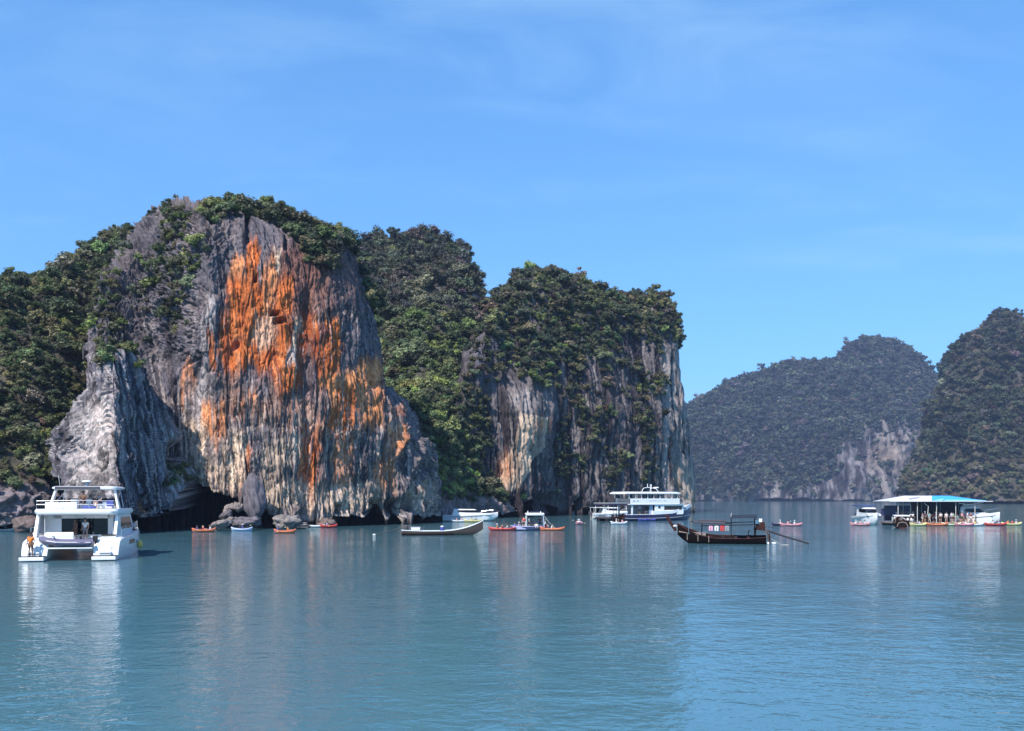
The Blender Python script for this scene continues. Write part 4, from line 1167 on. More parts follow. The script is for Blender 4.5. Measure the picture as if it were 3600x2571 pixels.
def pose(kind):
    """facing +x; returns joints per chain"""
    J = {}
    if kind == 'stand':
        J['hip'] = (0, 0, .93); J['chest'] = (0.01, 0, 1.28); J['neck'] = (0, 0, 1.47); J['head'] = (0.02, 0, 1.62)
        for s, k in ((1, 'l'), (-1, 'r')):
            J['leg' + k] = [(0, .10 * s, .88), (.02, .12 * s, .50), (-.02, .13 * s, .09), (.13, .15 * s, .035)]
            J['arm' + k] = [(0, .19 * s, 1.42), (-.03, .25 * s, 1.14), (.10, .24 * s, .93), (.15, .22 * s, .86)]
    elif kind == 'reach':
        J['hip'] = (0, 0, .93); J['chest'] = (0.05, 0, 1.27); J['neck'] = (.08, 0, 1.46); J['head'] = (0.12, 0, 1.60)
        for s, k in ((1, 'l'), (-1, 'r')):
            J['leg' + k] = [(0, .10 * s, .88), (.06 * s + .03, .13 * s, .50), (.10 * s - .04, .15 * s, .09), (.10 * s + .11, .17 * s, .035)]
            J['arm' + k] = [(.05, .19 * s, 1.41), (.20, .30 * s, 1.24), (.42, .28 * s, 1.28), (.50, .25 * s, 1.30)]
    elif kind == 'sit':
        J['hip'] = (0, 0, .12); J['chest'] = (-.02, 0, .45); J['neck'] = (0, 0, .64); J['head'] = (.03, 0, .79)
        for s, k in ((1, 'l'), (-1, 'r')):
            J['leg' + k] = [(.04, .11 * s, .11), (.42, .17 * s, .27), (.74, .13 * s, .07), (.84, .13 * s, .15)]
            J['arm' + k] = [(0, .19 * s, .58), (.14, .27 * s, .36), (.36, .24 * s, .40), (.44, .21 * s, .43)]
    elif kind == 'bench':
        J['hip'] = (0, 0, .52); J['chest'] = (0.0, 0, .85); J['neck'] = (.02, 0, 1.04); J['head'] = (.05, 0, 1.19)
        for s, k in ((1, 'l'), (-1, 'r')):
            J['leg' + k] = [(.03, .10 * s, .50), (.44, .14 * s, .50), (.42, .14 * s, .09), (.55, .15 * s, .035)]
            J['arm' + k] = [(0, .19 * s, .98), (.08, .25 * s, .72), (.30, .20 * s, .60), (.38, .17 * s, .58)]
    return J
POSES = {}
def make_pose(kind):
    J = pose(kind)
    pts, ed = [], []
    def V_(p, r): pts.append(tuple(p) + (r,)); return len(pts) - 1
    hip, chest, neck, head = J['hip'], J['chest'], J['neck'], J['head']
    h = V_(hip, .125); w = V_([(a + b) / 2 for a, b in zip(hip, chest)], .115); c = V_(chest, .135)
    n0 = V_(neck, .055); ed += [(h, w), (w, c), (c, n0)]
    hd = V_(head, .085); ht = V_((head[0], head[1], head[2] + .075), .082); ed += [(n0, hd), (hd, ht)]
    for k in 'lr':
        L_ = J['leg' + k]; rr = (.082, .058, .040, .030)
        prev = h
        for p, r in zip(L_, rr): i = V_(p, r); ed.append((prev, i)); prev = i
        A_ = J['arm' + k]; rr = (.062, .042, .030, .034)
        prev = c
        for p, r in zip(A_, rr): i = V_(p, r); ed.append((prev, i)); prev = i
        # five fingers rooted in the palm
        d = (Vector(A_[3]) - Vector(A_[2])).normalized(); side = Vector((0, 0, 1)).cross(d).normalized(); dn = d.cross(side)
        for f, (off, ln) in enumerate(((-.030, .060), (-.010, .075), (.010, .080), (.028, .072))):
            a = Vector(A_[3]) + side * off + d * .01; b = a + d * ln * .6; e = b + d * ln * .3 - dn * ln * .4 * (1 if dn.z < 0 else -1) * -1
            i0 = V_(a, .010); i1 = V_(b, .009); i2 = V_(e, .008); ed += [(i0, i1), (i1, i2)]
        a = Vector(A_[3]) - d * .02 - side * .025; i0 = V_(a, .011); i1 = V_(a - side * .035 + d * .03, .010); i2 = V_(a - side * .04 + d * .06, .009); ed += [(i0, i1), (i1, i2)]
    body = skin_mesh('body_' + kind, pts, ed, skin_mats[0], 1)
    # face: nose, ears as part of the same body mesh
    bm = bmesh.new(); bm.from_mesh(body)
    x, y, z = head
    for cpos, rad in (((x + .095, y, z + .02), (.02, .014, .022)), ((x, y + .09, z + .02), (.018, .010, .03)), ((x, y - .09, z + .02), (.018, .010, .03))):
        r_ = bmesh.ops.create_icosphere(bm, subdivisions=1, radius=1)
        bmesh.ops.scale(bm, vec=rad, verts=r_['verts']); bmesh.ops.translate(bm, vec=cpos, verts=r_['verts'])
    bm.to_mesh(body); bm.free()
    # clothes
    sp = [tuple(hip[:2]) + (hip[2] + .04, .135), tuple([(a + b) / 2 for a, b in zip(hip, chest)]) + (.132,), tuple(chest) + (.152,), tuple([a * .35 + b * .65 for a, b in zip(chest, neck)]) + (.085,)]
    se = [(0, 1), (1, 2), (2, 3)]
    for k in 'lr':
        A_ = J['arm' + k]; i = len(sp)
        sp += [tuple(A_[0]) + (.078,), tuple([(a * .35 + b * .65) for a, b in zip(A_[0], A_[1])]) + (.064,)]; se += [(2, i), (i, i + 1)]
    shirt = skin_mesh('shirt_' + kind, sp, se, offwhite, 1)
    tp = [tuple(hip[:2]) + (hip[2] + .03, .142)]; te = []
    for k in 'lr':
        L_ = J['leg' + k]; i = len(tp)
        tp += [tuple(L_[0]) + (.098,), tuple([(a * .25 + b * .75) for a, b in zip(L_[0], L_[1])]) + (.085,)]; te += [(0, i), (i, i + 1)]
    shorts = skin_mesh('shorts_' + kind, tp, te, navy, 1)
    hb = MB().ell((x - .012, y, z + .065), (.105, .098, .098), 10, 6)
    hb.V = [(vx, vy, max(vz, z + .02 if vx > x else z - .05)) for vx, vy, vz in hb.V]
    hair = hb.mesh('hair', hair_m, True)
    hatb = MB().ell((x, y, z + .10), (.11, .105, .075), 10, 6); hatb.slab([(x + .19 * math.cos(a), y + .17 * math.sin(a)) for a in [i * math.pi / 6 for i in range(12)]], z + .085, z + .10)
    hat = hatb.mesh('hat', offwhite, True)
    fm = MB()
    for s in (1, -1): fm.ell((x + .083, y + .033 * s, z + .035), (.010, .014, .010), 6, 4)
    fm.ell((x + .083, y, z - .038), (.010, .028, .007), 6, 4)
    face = fm.mesh('face', hair_m)
    POSES[kind] = dict(body=body, shirt=shirt, shorts=shorts, hair=hair, hat=hat, face=face)
for k_ in ('stand', 'reach', 'sit', 'bench'): make_pose(k_)
CLOTH = {'white': (.72, .72, .74), 'pink': (.72, .36, .46), 'red': (.55, .05, .05), 'orange': (.80, .22, .04), 'blue': (.07, .12, .42), 'navy': (.03, .035, .09), 'black': (.02, .02, .022), 'green': (.06, .26, .12),
         'grey': (.28, .28, .30), 'lilac': (.42, .40, .68), 'yellow': (.78, .60, .10), 'pale blue': (.50, .62, .80), 'teal': (.10, .36, .38), 'maroon': (.16, .03, .05), 'brown': (.16, .09, .06)}
def cloth(c): return mat('cloth_' + c.replace(' ', '_'), CLOTH[c], 0.85, spec=0.2, var=0.15, vscale=9)
def person(label, kind, at, face, shirt=None, shorts='navy', skin=0, hat=None, group=None, scale=1.0):
    e = thing('person', label, 'person', at, face, group)
    e.scale = (scale,) * 3
    P_ = POSES[kind]
    def part(nm, me, m):
        o = link(nm, me, e); o.material_slots[0].link = 'OBJECT'; o.material_slots[0].material = m; return o
    part('body', P_['body'], skin_mats[skin])
    part('face', P_['face'], hair_m)
    if hat: part('hat', P_['hat'], cloth(hat))
    else: part('hair', P_['hair'], hair_m)
    if shirt: part('shirt', P_['shirt'], cloth(shirt))
    if shorts: part('shorts', P_['shorts'], cloth(shorts))
    return e
def vest_person(*a, **k): return person(*a, **k)

# ------------------------------------------------------------------ hulls
def shell(st, thick=0.06, floor=0.12):
    """open boat: st = [(x, half beam, keel z, gunwale z)], returns MB with outer skin, rail and inner skin"""
    mb = MB(); rings = []
    for x, b, kz, gz in st:
        b = max(b, .02); bi = max(b - thick, .008); fz = min(kz + floor + (gz - kz) * .25, gz - .05)
        zc = kz + (gz - kz) * .30
        rings.append([(x, b, gz), (x, b * .90, kz + (gz - kz) * .6), (x, b * .68, zc), (x, b * .15, kz), (x, -b * .15, kz), (x, -b * .68, zc), (x, -b * .90, kz + (gz - kz) * .6), (x, -b, gz),
                      (x, -bi, gz), (x, -bi * .75, fz), (x, bi * .75, fz), (x, bi, gz)])
    return mb.loft(rings)
def rail_strip(st, m, parent, name='gunwale', r=.045):
    mb = MB()
    for s in (1, -1): mb.tube([(x, s * max(b, .02), gz + .01) for x, b, kz, gz in st], r, 5)
    return mb.build(name, m, parent)
def rnd_rect(x0, x1, y0, y1, r, n=4):
    out = []
    for cx, cy, a0 in ((x1 - r, y1 - r, 0), (x0 + r, y1 - r, 90), (x0 + r, y0 + r, 180), (x1 - r, y0 + r, 270)):
        for i in range(n + 1):
            a = math.radians(a0 + 90 * i / n); out.append((cx + r * math.cos(a), cy + r * math.sin(a)))
    return out

def kayak(label, at, rz, m, crew, L_=3.6, group='kayaks out on the bay', paddle=True, deck=None):
    k = thing('kayak', label, 'kayak', at, rz, group)
    st = []
    for i in range(13):
        t = -1 + 2 * i / 12
        st.append((t * L_ / 2, .46 * max(0, 1 - abs(t) ** 2.6) ** .6 + .03, -.10 + .22 * abs(t) ** 4, .24 + .26 * abs(t) ** 3))
    shell(st, .10, .10).build('hull', m, k, True)
    rail_strip(st, m, k, 'side_tube', .085)
    B('seat', deck or bluec, k, *[(c_[0] - .28, 0, .22, .10, .5, .34) for c_ in crew], bev=.03)
    for x, lab, sh, sk, ht in crew:
        a = loc(k, x, 0, .03)
        person(lab, 'sit', a, rz + random.uniform(-.25, .25), sh, random.choice(['navy', 'black', 'grey']), sk, ht, 'people in kayaks')
    if paddle and crew:
        pd = thing('paddle', 'paddle held across the ' + ' '.join(label.split()[:11]), 'paddle', loc(k, crew[0][0] + .45, 0, .48), rz + 1.2, 'kayak paddles')
        T('shaft', black, pd, .016, [(-1.05, 0, -.15), (1.05, 0, .22)])
        for s in (1, -1):
            mb = MB().loft([[(s * 1.0, .03, .035 + .185 * s - .01), (s * 1.0, -.03, .035 + .185 * s), (s * 1.0, 0, .05 + .185 * s)],
                            [(s * 1.2, .09, .075 * s + .035 + .15 * s), (s * 1.2, -.09, .075 * s + .035 + .15 * s), (s * 1.2, 0, .06 + .225 * s)],
                            [(s * 1.42, .05, .04 + .26 * s), (s * 1.42, -.05, .04 + .26 * s), (s * 1.42, 0, .055 + .26 * s)]])
            mb.build('blade', yel_p, pd)
    return k

def longtail(label, at, rz, L_, beam, hullm, railm, prow=1.6, free=.62, engine=True, group=None):
    b = thing('longtail_boat', label, 'boat', at, rz, group)
    st = []
    for i in range(17):
        t = i / 16; x = -L_ / 2 + L_ * t
        w = beam / 2 * (min(1, .62 + t * 1.1) if t < .35 else 1) * (1 - max(0, (t - .5) / .5) ** 2.2)
        g = free + .18 * max(0, .25 - t) * 2 + prow * max(0, (t - .45) / .55) ** 2.3
        kz = -.22 + (prow * .55 + free * .5) * max(0, (t - .78) / .22) ** 1.8
        st.append((x, w + .02, kz, g))
    shell(st, .07, .14).build('hull', hullm, b, True)
    rail_strip(st, railm, b, 'gunwale', .05)
    return b, st
def long_shaft(parent, x0, z0, x1, z1, m=black):
    T('drive_shaft', m, parent, .10, [(x0, 0, z0), ((x0 + x1) / 2, 0, (z0 + z1) / 2 - .05), (x1, 0, z1)])
    mb = MB()
    for k in range(3):
        a = k * 2.094
        mb.loft([[(x1, 0, z1), (x1 + .03, .02, z1), (x1, .0, z1 + .03)], [(x1 - .02, math.cos(a) * .13 - .03 * math.sin(a), z1 + math.sin(a) * .13 + .03 * math.cos(a)), (x1 + .03, math.cos(a) * .13, z1 + math.sin(a) * .13), (x1 + .05, math.cos(a) * .13 + .03 * math.sin(a), z1 + math.sin(a) * .13 - .03 * math.cos(a))]])
    mb.build('propeller', steel, parent)

def speedboat(label, at, rz, L_=10.0, beam=2.9, group=None, long_roof=True):
    b = thing('speedboat', label, 'boat', at, rz, group)
    rings = []
    for i in range(15):
        t = i / 14; x = -L_ / 2 + L_ * t
        w = beam / 2 * (1 - max(0, (t - .45) / .55) ** 2.4) + .03
        g = .95 + .42 * t ** 1.6; kz = -.25 + .95 * max(0, (t - .75) / .25) ** 1.7
        rings.append([(x, w, g), (x, w * .97, g - .22), (x, w * .8, kz + (g - kz) * .32), (x, .03, kz), (x, -.03, kz), (x, -w * .8, kz + (g - kz) * .32), (x, -w * .97, g - .22), (x, -w, g), (x, 0, g + .12)])
    MB().loft(rings).build('hull', white, b, True)
    stripe = MB()
    for s in (1, -1):
        stripe.tube([(-L_ / 2 + L_ * t, s * (beam / 2 * (1 - max(0, (t - .45) / .55) ** 2.4) + .04), .95 + .42 * t ** 1.6 - .20) for t in [i / 14 for i in range(14)]], .035, 5)
    stripe.build('rub_rail', greyp, b)
    w = beam / 2 * .82
    # cabin: swept white coaming, dark wrap window, roof
    MB().prism([(-L_ * .30, .98), (-L_ * .24, 1.55), (-L_ * .05, 1.45), (L_ * .20, 1.42), (L_ * .36, 1.25), (L_ * .36, 1.1), (-L_ * .30, .9)], -w * .92, w * .92).build('cabin', white, b)
    MB().loft([[(-L_ * .20, -w * .9, 1.50), (L_ * .20, -w * .82, 1.40), (L_ * .20, w * .82, 1.40), (-L_ * .20, w * .9, 1.50)], [(-L_ * .17, -w * .85, 1.86), (L_ * .10, -w * .72, 1.86), (L_ * .10, w * .72, 1.86), (-L_ * .17, w * .85, 1.86)]]).build('window', glass, b)
    MB().loft([[(x, y * w * .95, z) for x, y, z in ((-L_ * .28, -1, 1.88), (L_ * .12, -.9, 1.88), (L_ * .12, .9, 1.88), (-L_ * .28, 1, 1.88))], [(x, y * w * .9, z) for x, y, z in ((-L_ * .27, -1, 2.08), (L_ * .08, -.8, 2.02), (L_ * .08, .8, 2.02), (-L_ * .27, 1, 2.08))]]).build('roof', white, b)
    for s in (1, -1):
        MB().prism([(-L_ * .31, 1.0), (-L_ * .22, 1.0), (-L_ * .20, 1.92), (-L_ * .27, 1.92)], s * w * .9 - .06, s * w * .9 + .06).build('roof_post', white, b)
    for s in (-.55, .55):
        mo = B('outboard_motor', dkgrey, b, (-L_ / 2 - .22, s, 1.0, .42, .40, .62), (-L_ / 2 - .20, s, .45, .18, .20, .75), bev=.06)
    T('bow_rail', steel, b, .022, [(L_ * .18, w * .8, 1.3), (L_ * .22, w * .75, 1.68), (L_ * .42, w * .25, 1.85), (L_ * .46, 0, 1.88), (L_ * .42, -w * .25, 1.85), (L_ * .22, -w * .75, 1.68), (L_ * .18, -w * .8, 1.3)])
    return b, w
# ================================================================== ROCKS
def boulder(label, px, py, Y, r, seed, tiltx=0, col=GREY, rough=.25, name='boulder'):
    V, F = ico(1, 4)
    x, y, z = V.T
    d = 1 + rough * fbm(x * 1.1 + seed, y * 1.1, z * 1.1, 4) + .12 * (ridged(x * 2.2 + seed, y * 2.2, z * 2.2, 3) - 1) + .35 * rough * (worley(x * 1.6 + seed, y * 1.6, z * 2.2)[1] - .5)
    V = V * d[:, None] * np.array(r)
    c = np.broadcast_to(np.array(col), V.shape) * (1 + .5 * fbm(x * 3 + seed, y * 3, z * 3, 3))[:, None]
    me = mesh_from(name, V, F, [ROCK], True, np.clip(c, .012, .6))
    o = link(name, me); o.location = W(px, py, Y); o.rotation_euler = (0, tiltx, 0)
    return tag(o, label, 'rock', 'boulders at the cave mouth')
boulder('smooth grey rock lobe hanging beside the dark cave mouth', 893, 1750, 130.8, (1.65, 1.3, 3.4), 3, -.16, GREY * 1.1, .26, 'hanging_rock')
boulder('flat grey slab with a pale rim below the hanging rock lobe', 868, 1838, 127, (2.0, 1.3, .85), 9, -.10, GREY * 1.1, .4)
boulder('pale tilted slab at the water beside the cave mouth', 778, 1845, 124.5, (1.5, 1.1, .62), 15, -.35, PALE * .5, .4)
boulder('pitted pale mound of rock under the orange streaks', 1012, 1836, 130.5, (1.7, 1.4, 1.05), 22, 0, PALE * .5, .5)
boulder('long low rock ledge at the foot of the cliff', 1050, 1848, 131, (1.6, 1.0, .45), 27, 0, PALE * .45, .5)
boulder('small pale boulder high in the cave mouth', 803, 1788, 131, (.55, .5, .8), 31, .5, PALE * .6, .5)
boulder('round pale boulder lodged against the hanging lobe', 835, 1784, 130.5, (.8, .6, .7), 36, .2, PALE * .5, .5)
boulder('wedge-shaped boulder in the cave mouth', 795, 1810, 130, (1.0, .8, .6), 41, -.6, GREY, .35)
boulder('small flat boulder lying on the tilted slab', 815, 1826, 128, (.75, .6, .38), 45, -.2, PALE * .5, .5)
boulder('dark boulder half under the orange-streaked wall', 1150, 1842, 139, (1.5, 1.2, .8), 52, 0, BROWN, .3)
boulder('dark boulder on the shore behind the catamaran', 96, 1845, 118.5, (1.8, 1.5, 1.2), 58, 0, BROWN, .3)

# ================================================================== THE CATAMARAN
cat = thing('catamaran_yacht', 'white two-deck catamaran yacht with flybridge, stern turned to us', 'yacht', on(246, 64.0), math.radians(103))
for s in (1, -1):
    rings = []
    for x, w, g in ((0.0, .84, .42), (.22, .86, .95), (.55, .87, 1.45), (1.2, .88, 1.62), (3, .90, 1.68), (6, .86, 1.75), (9, .66, 1.86), (11.2, .34, 1.95), (12.4, .06, 2.0)):
        c = s * 2.38
        kz = -.45 if x < 11 else -.1
        rings.append([(x, c + w, g - .12), (x, c + w * .98, .35), (x, c + w * .5, kz), (x, c - w * .5, kz), (x, c - w * .98, .35), (x, c - w, g - .12), (x, c - w * .8, g), (x, c + w * .8, g)])
    h = MB().loft(rings).build('hull', white, cat, True)
    B('swim_step', white, h, (-.32, s * 2.38, .20, .70, 1.62, .26), (.10, s * 2.38, .52, .62, .80, .30), (.42, s * 2.38, .85, .62, .80, .30), (.75, s * 2.38, 1.20, .62, .80, .30), bev=.04)
    B('step_gap', black, h, (-.30, s * 2.38, .355, .66, 1.64, .05), (-.25, s * 2.38, .54, .02, .75, .03))
    B('hull_window', glass, h, (5.2, s * 3.262, 1.15, 2.3, .02, .34), (8.0, s * 3.07, 1.25, 1.2, .02, .3, -s * .075))
    T('bow_rail', steel, h, .022, [(7.2, s * 2.9, 1.8), (7.2, s * 2.9, 2.45), (9.2, s * 2.7, 2.5), (11.8, s * 2.45, 2.6), (12.2, s * 2.4, 2.0)], [(9.2, s * 2.7, 1.85), (9.2, s * 2.7, 2.5)], [(10.6, s * 2.55, 1.9), (10.6, s * 2.55, 2.55)])
    T('deck_rail', steel, h, .022, [(1.9, s * 3.1, 1.65), (1.9, s * 3.1, 2.35), (3.6, s * 3.1, 2.4), (3.6, s * 3.1, 1.7)], [(2.75, s * 3.1, 1.65), (2.75, s * 3.1, 2.38)])
B('bridge_deck', white, cat, (5.6, 0, 1.12, 8.6, 3.3, .36), bev=.06)
B('bow_net', dkgrey, cat, (10.6, 0, 1.6, 1.8, 3.6, .03))
B('crossbeam', white, cat, (11.5, 0, 1.7, .25, 4.4, .25), bev=.05)
B('swim_platform', white, cat, (.55, 0, .92, 1.5, 3.0, .10), bev=.03)
B('cockpit_bench', white, cat, (1.75, 1.05, 1.52, .62, 1.9, .42), (1.5, 1.05, 1.85, .14, 1.9, .34), bev=.05)
B('cockpit_table', dkgrey, cat, (2.3, -.2, 1.7, .7, 1.0, .06), (2.3, -.2, 1.5, .12, .12, .36))
B('side_locker', black, cat, (1.25, -2.35, 1.78, .06, 1.0, .13), (1.2, -2.35, 1.50, .06, 1.0, .13))  # black boxes painted in for the shade of the side-step recess
# saloon
sal = MB()
for s in (1, -1):
    sal.prism([(3.6, 1.3), (3.6, 3.3), (7.9, 3.3), (9.4, 1.75), (9.4, 1.3)], s * 2.58 - .06, s * 2.58 + .06)
sal.box((3.55, 2.0, 2.3), (.1, 1.15, 2.0)); sal.box((3.55, -2.2, 2.3), (.1, .72, 2.0)); sal.box((3.55, 0, 3.15), (.1, 4.0, .32)); sal.box((3.55, 0, 1.52), (.1, 4.0, .45))
sal.prism([(7.75, 3.3), (7.9, 3.3), (9.4, 1.75), (9.25, 1.7)], -2.55, 2.55)
sal = sal.build('saloon', white, cat)
for y0, y1 in ((.45, 1.40), (-.75, .40), (-1.80, -.80)):
    B('door_pane', glass, sal, (3.62, (y0 + y1) / 2, 2.36, .03, y1 - y0 - .04, 1.22))
for s in (1, -1):
    MB().prism([(4.1, 2.15), (4.1, 3.05), (7.7, 3.05), (8.5, 2.15)], s * 2.645 - .005, s * 2.645 + .01).build('side_window', glass, sal)
    MB().prism([(1.35, 1.55), (2.0, 1.55), (2.9, 3.3), (2.3, 3.3)], s * 2.72 - .10, s * 2.72 + .10).build('cockpit_pillar', white, cat)
MB().prism([(2.1, 1.9), (3.5, 1.9), (3.5, 3.25), (2.6, 3.25)], 2.60, 2.63).build('vinyl_screen', vinyl, cat)
MB().prism([(2.1, 1.7), (3.5, 1.7), (3.5, 3.25), (2.6, 3.25)], -2.45, -2.42).build('vinyl_screen', vinyl, cat)
# flybridge
fb = MB()
rr = []
for z, gx, gy in ((3.28, .25, .22), (3.38, .05, .05), (3.55, 0, 0), (3.72, .06, .08)):
    rr.append([(x, y, z) for x, y in rnd_rect(1.55 + gx, 8.3 - gx * 3, -2.9 + gy, 2.9 - gy, .55)])
fb = fb.loft(rr).build('flybridge_deck', white, cat, True)
B('flybridge_seat', white, fb, (3.2, 1.3, 3.98, .8, 2.2, .48), bev=.06); B('helm_seat', white, fb, (5.2, -1.2, 4.0, .8, 1.3, .52), bev=.06)
B('cushion', bluec, fb, (3.25, -.55, 3.84, .6, .9, .2), bev=.04); B('cushion', bluec, fb, (4.9, -1.7, 4.15, .3, .5, .5), bev=.04)
B('helm_console', white, fb, (6.2, .6, 4.1, .6, 1.5, .75), bev=.06)
B('windscreen', glass, fb, (6.75, 0, 4.25, .04, 3.6, .55, 0, -.35))
T('flybridge_rail', steel, fb, .024, [(2.0, 2.75, 3.7), (1.85, 2.7, 4.32), (1.75, 0, 4.35), (1.85, -2.6, 4.32), (2.0, -2.65, 3.7)], [(1.75, .9, 3.7), (1.75, .9, 4.34)], [(1.75, -.9, 3.7), (1.75, -.9, 4.34)], [(1.85, 2.7, 4.05), (1.75, 0, 4.05), (1.85, -2.6, 4.05)])
for s in (1, -1):
    MB().loft([[(4.0, s * 2.45 - .08, 3.7), (4.75, s * 2.45 - .08, 3.7), (4.75, s * 2.45 + .08, 3.7), (4.0, s * 2.45 + .08, 3.7)], [(4.5, s * 2.1 - .06, 5.2), (4.9, s * 2.1 - .06, 5.2), (4.9, s * 2.1 + .06, 5.2), (4.5, s * 2.1 + .06, 5.2)]]).build('roof_arch', white, cat)
    T('roof_strut', steel, cat, .03, [(6.9, s * 2.3, 3.75), (7.2, s * 2.0, 5.2)])
T('roof_strut', steel, cat, .03, [(2.6, 1.5, 4.3), (4.4, 1.3, 5.2)])
ht = MB().loft([[(x, y, z) for x, y in rnd_rect(4.1 + g, 7.6 - g, -2.35 + g, 2.35 - g, .5)] for z, g in ((5.18, .12), (5.26, 0), (5.36, 0), (5.44, .14))]).build('hardtop', white, cat, True)
B('sliding_roof_panel', dkgrey, ht, (5.75, .4, 5.45, 2.7, 3.3, .05), (4.12, .45, 5.30, .10, 3.2, .22), bev=.02)
rd = MB().ell((5.4, .1, 5.80), (.36, .36, .15), 14, 8); rd.tube([(5.4, .1, 5.4), (5.4, .1, 5.7)], .12, 8)
rd.build('radar_dome', white, cat, True)
T('antenna', white, cat, .015, [(5.0, 1.9, 5.4), (4.9, 2.0, 6.3)])
T('davit', white, cat, .06, [(1.4, 1.3, 1.2), (.9, 1.3, 1.75), (.2, 1.3, 1.72)], [(1.4, -1.4, 1.2), (.9, -1.4, 1.75), (.2, -1.4, 1.72)])
mb = MB()
for k in range(3): mb.tube([(7.5 + k * .35, -3.18 + k * .02, .95), (7.7 + k * .35, -3.16 + k * .02, 1.1), (7.85 + k * .35, -3.15 + k * .02, .92)], .03, 5)
mb.build('side_emblem', greyp, cat)
# dinghy hung across the stern
dg_ = thing('inflatable_dinghy', 'dark grey inflatable dinghy slung across the stern of the white catamaran', 'dinghy', loc(cat, .45, .25, 1.02), math.radians(103 + 90))
mb = MB()
mb.tube([(-1.75, .55, .28), (-1.2, .62, .27), (.6, .60, .30), (1.45, .30, .44), (1.75, 0, .52), (1.45, -.30, .44), (.6, -.60, .30), (-1.2, -.62, .27), (-1.75, -.55, .28)], .21, 9)
mb.build('tube', purple, dg_, True)
MB().loft([[(-1.6, -.5, .18), (-1.6, .5, .18), (-1.6, .2, .0), (-1.6, -.2, .0)], [(.6, -.5, .2), (.6, .5, .2), (.6, .2, .0), (.6, -.2, .0)], [(1.6, -.08, .42), (1.6, .08, .42), (1.6, .04, .3), (1.6, -.04, .3)]]).build('floor', white, dg_)
mb = MB()
for s in (1, -1): mb.tube([(-1.7, s * .765, .30), (.6, s * .815, .33), (1.3, s * .58, .44)], .035, 5)
mb.build('rub_strake', offwhite, dg_)
B('outboard_motor', black, dg_, (-1.85, 0, .55, .3, .28, .42), (-1.85, 0, .2, .12, .12, .5), bev=.04)
fd = thing('fender', 'yellow teardrop fender hanging on the side of the white catamaran', 'fender', loc(cat, 8.4, -3.26, .75), 0)
MB().ell((0, 0, 0), (.24, .24, .36), 10, 8).build('ball', yellow, fd, True)
T('line', rope_m, fd, .015, [(0, 0, .3), (-.03, .04, 1.1)])
H = math.radians(103)
person('tanned person in an orange top on the stern steps of the catamaran', 'stand', loc(cat, -.30, 2.5, .335), H + 2.8, 'orange', 'brown', 1)
person('person in a pink shirt at the bow rail of the white catamaran', 'bench', loc(cat, 8.8, -2.55, 1.45), H - .8, 'pink', 'maroon', 2)
person('person in white standing in the saloon doorway of the catamaran', 'stand', loc(cat, 3.0, -.35, 1.30), H + 2.9, 'white', 'grey', 0, scale=.98)
person('person in brown clothes beside the saloon door of the catamaran', 'stand', loc(cat, 3.05, .35, 1.30), H + 2.2, 'brown', 'brown', 1, scale=.95)
person('person with a white cap at the flybridge seat of the catamaran', 'bench', loc(cat, 4.75, -1.0, 3.74), H + 2.5, 'grey', 'navy', 0, 'white')
person('dark-haired person in black sitting on the catamaran flybridge', 'bench', loc(cat, 4.4, .1, 3.74), H + 3.0, 'brown', 'black', 1)
person('person in pink sitting on the port side deck of the catamaran', 'sit', loc(cat, 4.3, 3.0, 1.70), H + 1.2, 'pink', 'grey', 2)

# ================================================================== THE TOUR FERRY
fer = thing('tour_ferry', 'white two-deck tour ferry with a navy hull moored under the headland', 'ferry', on(2172, 177), math.radians(30))
rings = []; band = []
for x, w, g, kz in ((0, 2.2, 1.25, -.4), (2, 2.35, 1.22, -.5), (7, 2.45, 1.25, -.5), (12, 2.35, 1.45, -.5), (15, 1.9, 1.9, -.5), (17, 1.15, 2.25, -.3), (18.4, .30, 2.6, .4), (19, .06, 2.75, 1.2)):
    rings.append([(x, w, g), (x, w * .96, g * .45), (x, w * .6, kz), (x, -w * .6, kz), (x, -w * .96, g * .45), (x, -w, g)])
    band.append((x, w, g))
hull = MB().loft(rings).build('hull', navy, fer, True)
mb = MB()
for s in (1, -1): mb.tube([(x, s * (w * .965 + .03), g * .42) for x, w, g in band[:-1]], .07, 5)
mb.build('rub_rail', greyp, hull)
# white bulwark, sheer rising to the bow
rings = []
for x, w, g in band[2:]:
    top = max(g + .62 if x > 13 else 2.0, g + .15)
    rings.append([(x, w + .015, g - .02), (x, w + .02, top), (x, w - .08, top), (x, -w + .08, top), (x, -w - .02, top), (x, -w - .015, g - .02)])
bul = MB().loft(rings).build('bulwark', white, fer, True)
B('hawse_plate', dkgrey, bul, (15.9, -1.72, 2.42, .7, .04, .14, -.37))
# lower deckhouse with a doorway
low = MB()
for s in (1, -1):
    low.box((1.9, s * 2.15, 2.25), (.35, .12, 2.1)); low.box((8.8, s * 2.2, 2.25), (2.4, .12, 2.1)); low.box((12.5, s * 2.05, 3.1), (5.4, .12, .22)); low.box((12.5, s * 2.05, 1.75), (5.4, .12, .8)); low.box((15.1, s * 1.95, 2.5), (.3, .12, 1.4))
low.box((15.2, 0, 2.5), (.12, 3.9, 1.4)); low.box((8, 0, 1.3), (14, 4.2, .1))
low = low.build('lower_deckhouse', white, fer)
for s in (1, -1):
    for k in range(3): B('cabin_window', mat('window_brown', (.05, .03, .025), .15, spec=.6), low, (10.95 + k * 1.55, s * 2.03, 2.58, 1.42, .05, .82))
    B('port_window', glass, low, (8.75, s * 2.27, 2.75, .55, .03, .5))
B('inner_wall', greyp, low, (5.2, .6, 2.2, 4.5, .1, 1.9))
B('door', mat('door_pale_blue', (.30, .38, .52), .5), low, (6.9, -1.9, 2.2, .9, .06, 1.8))
mid = MB()
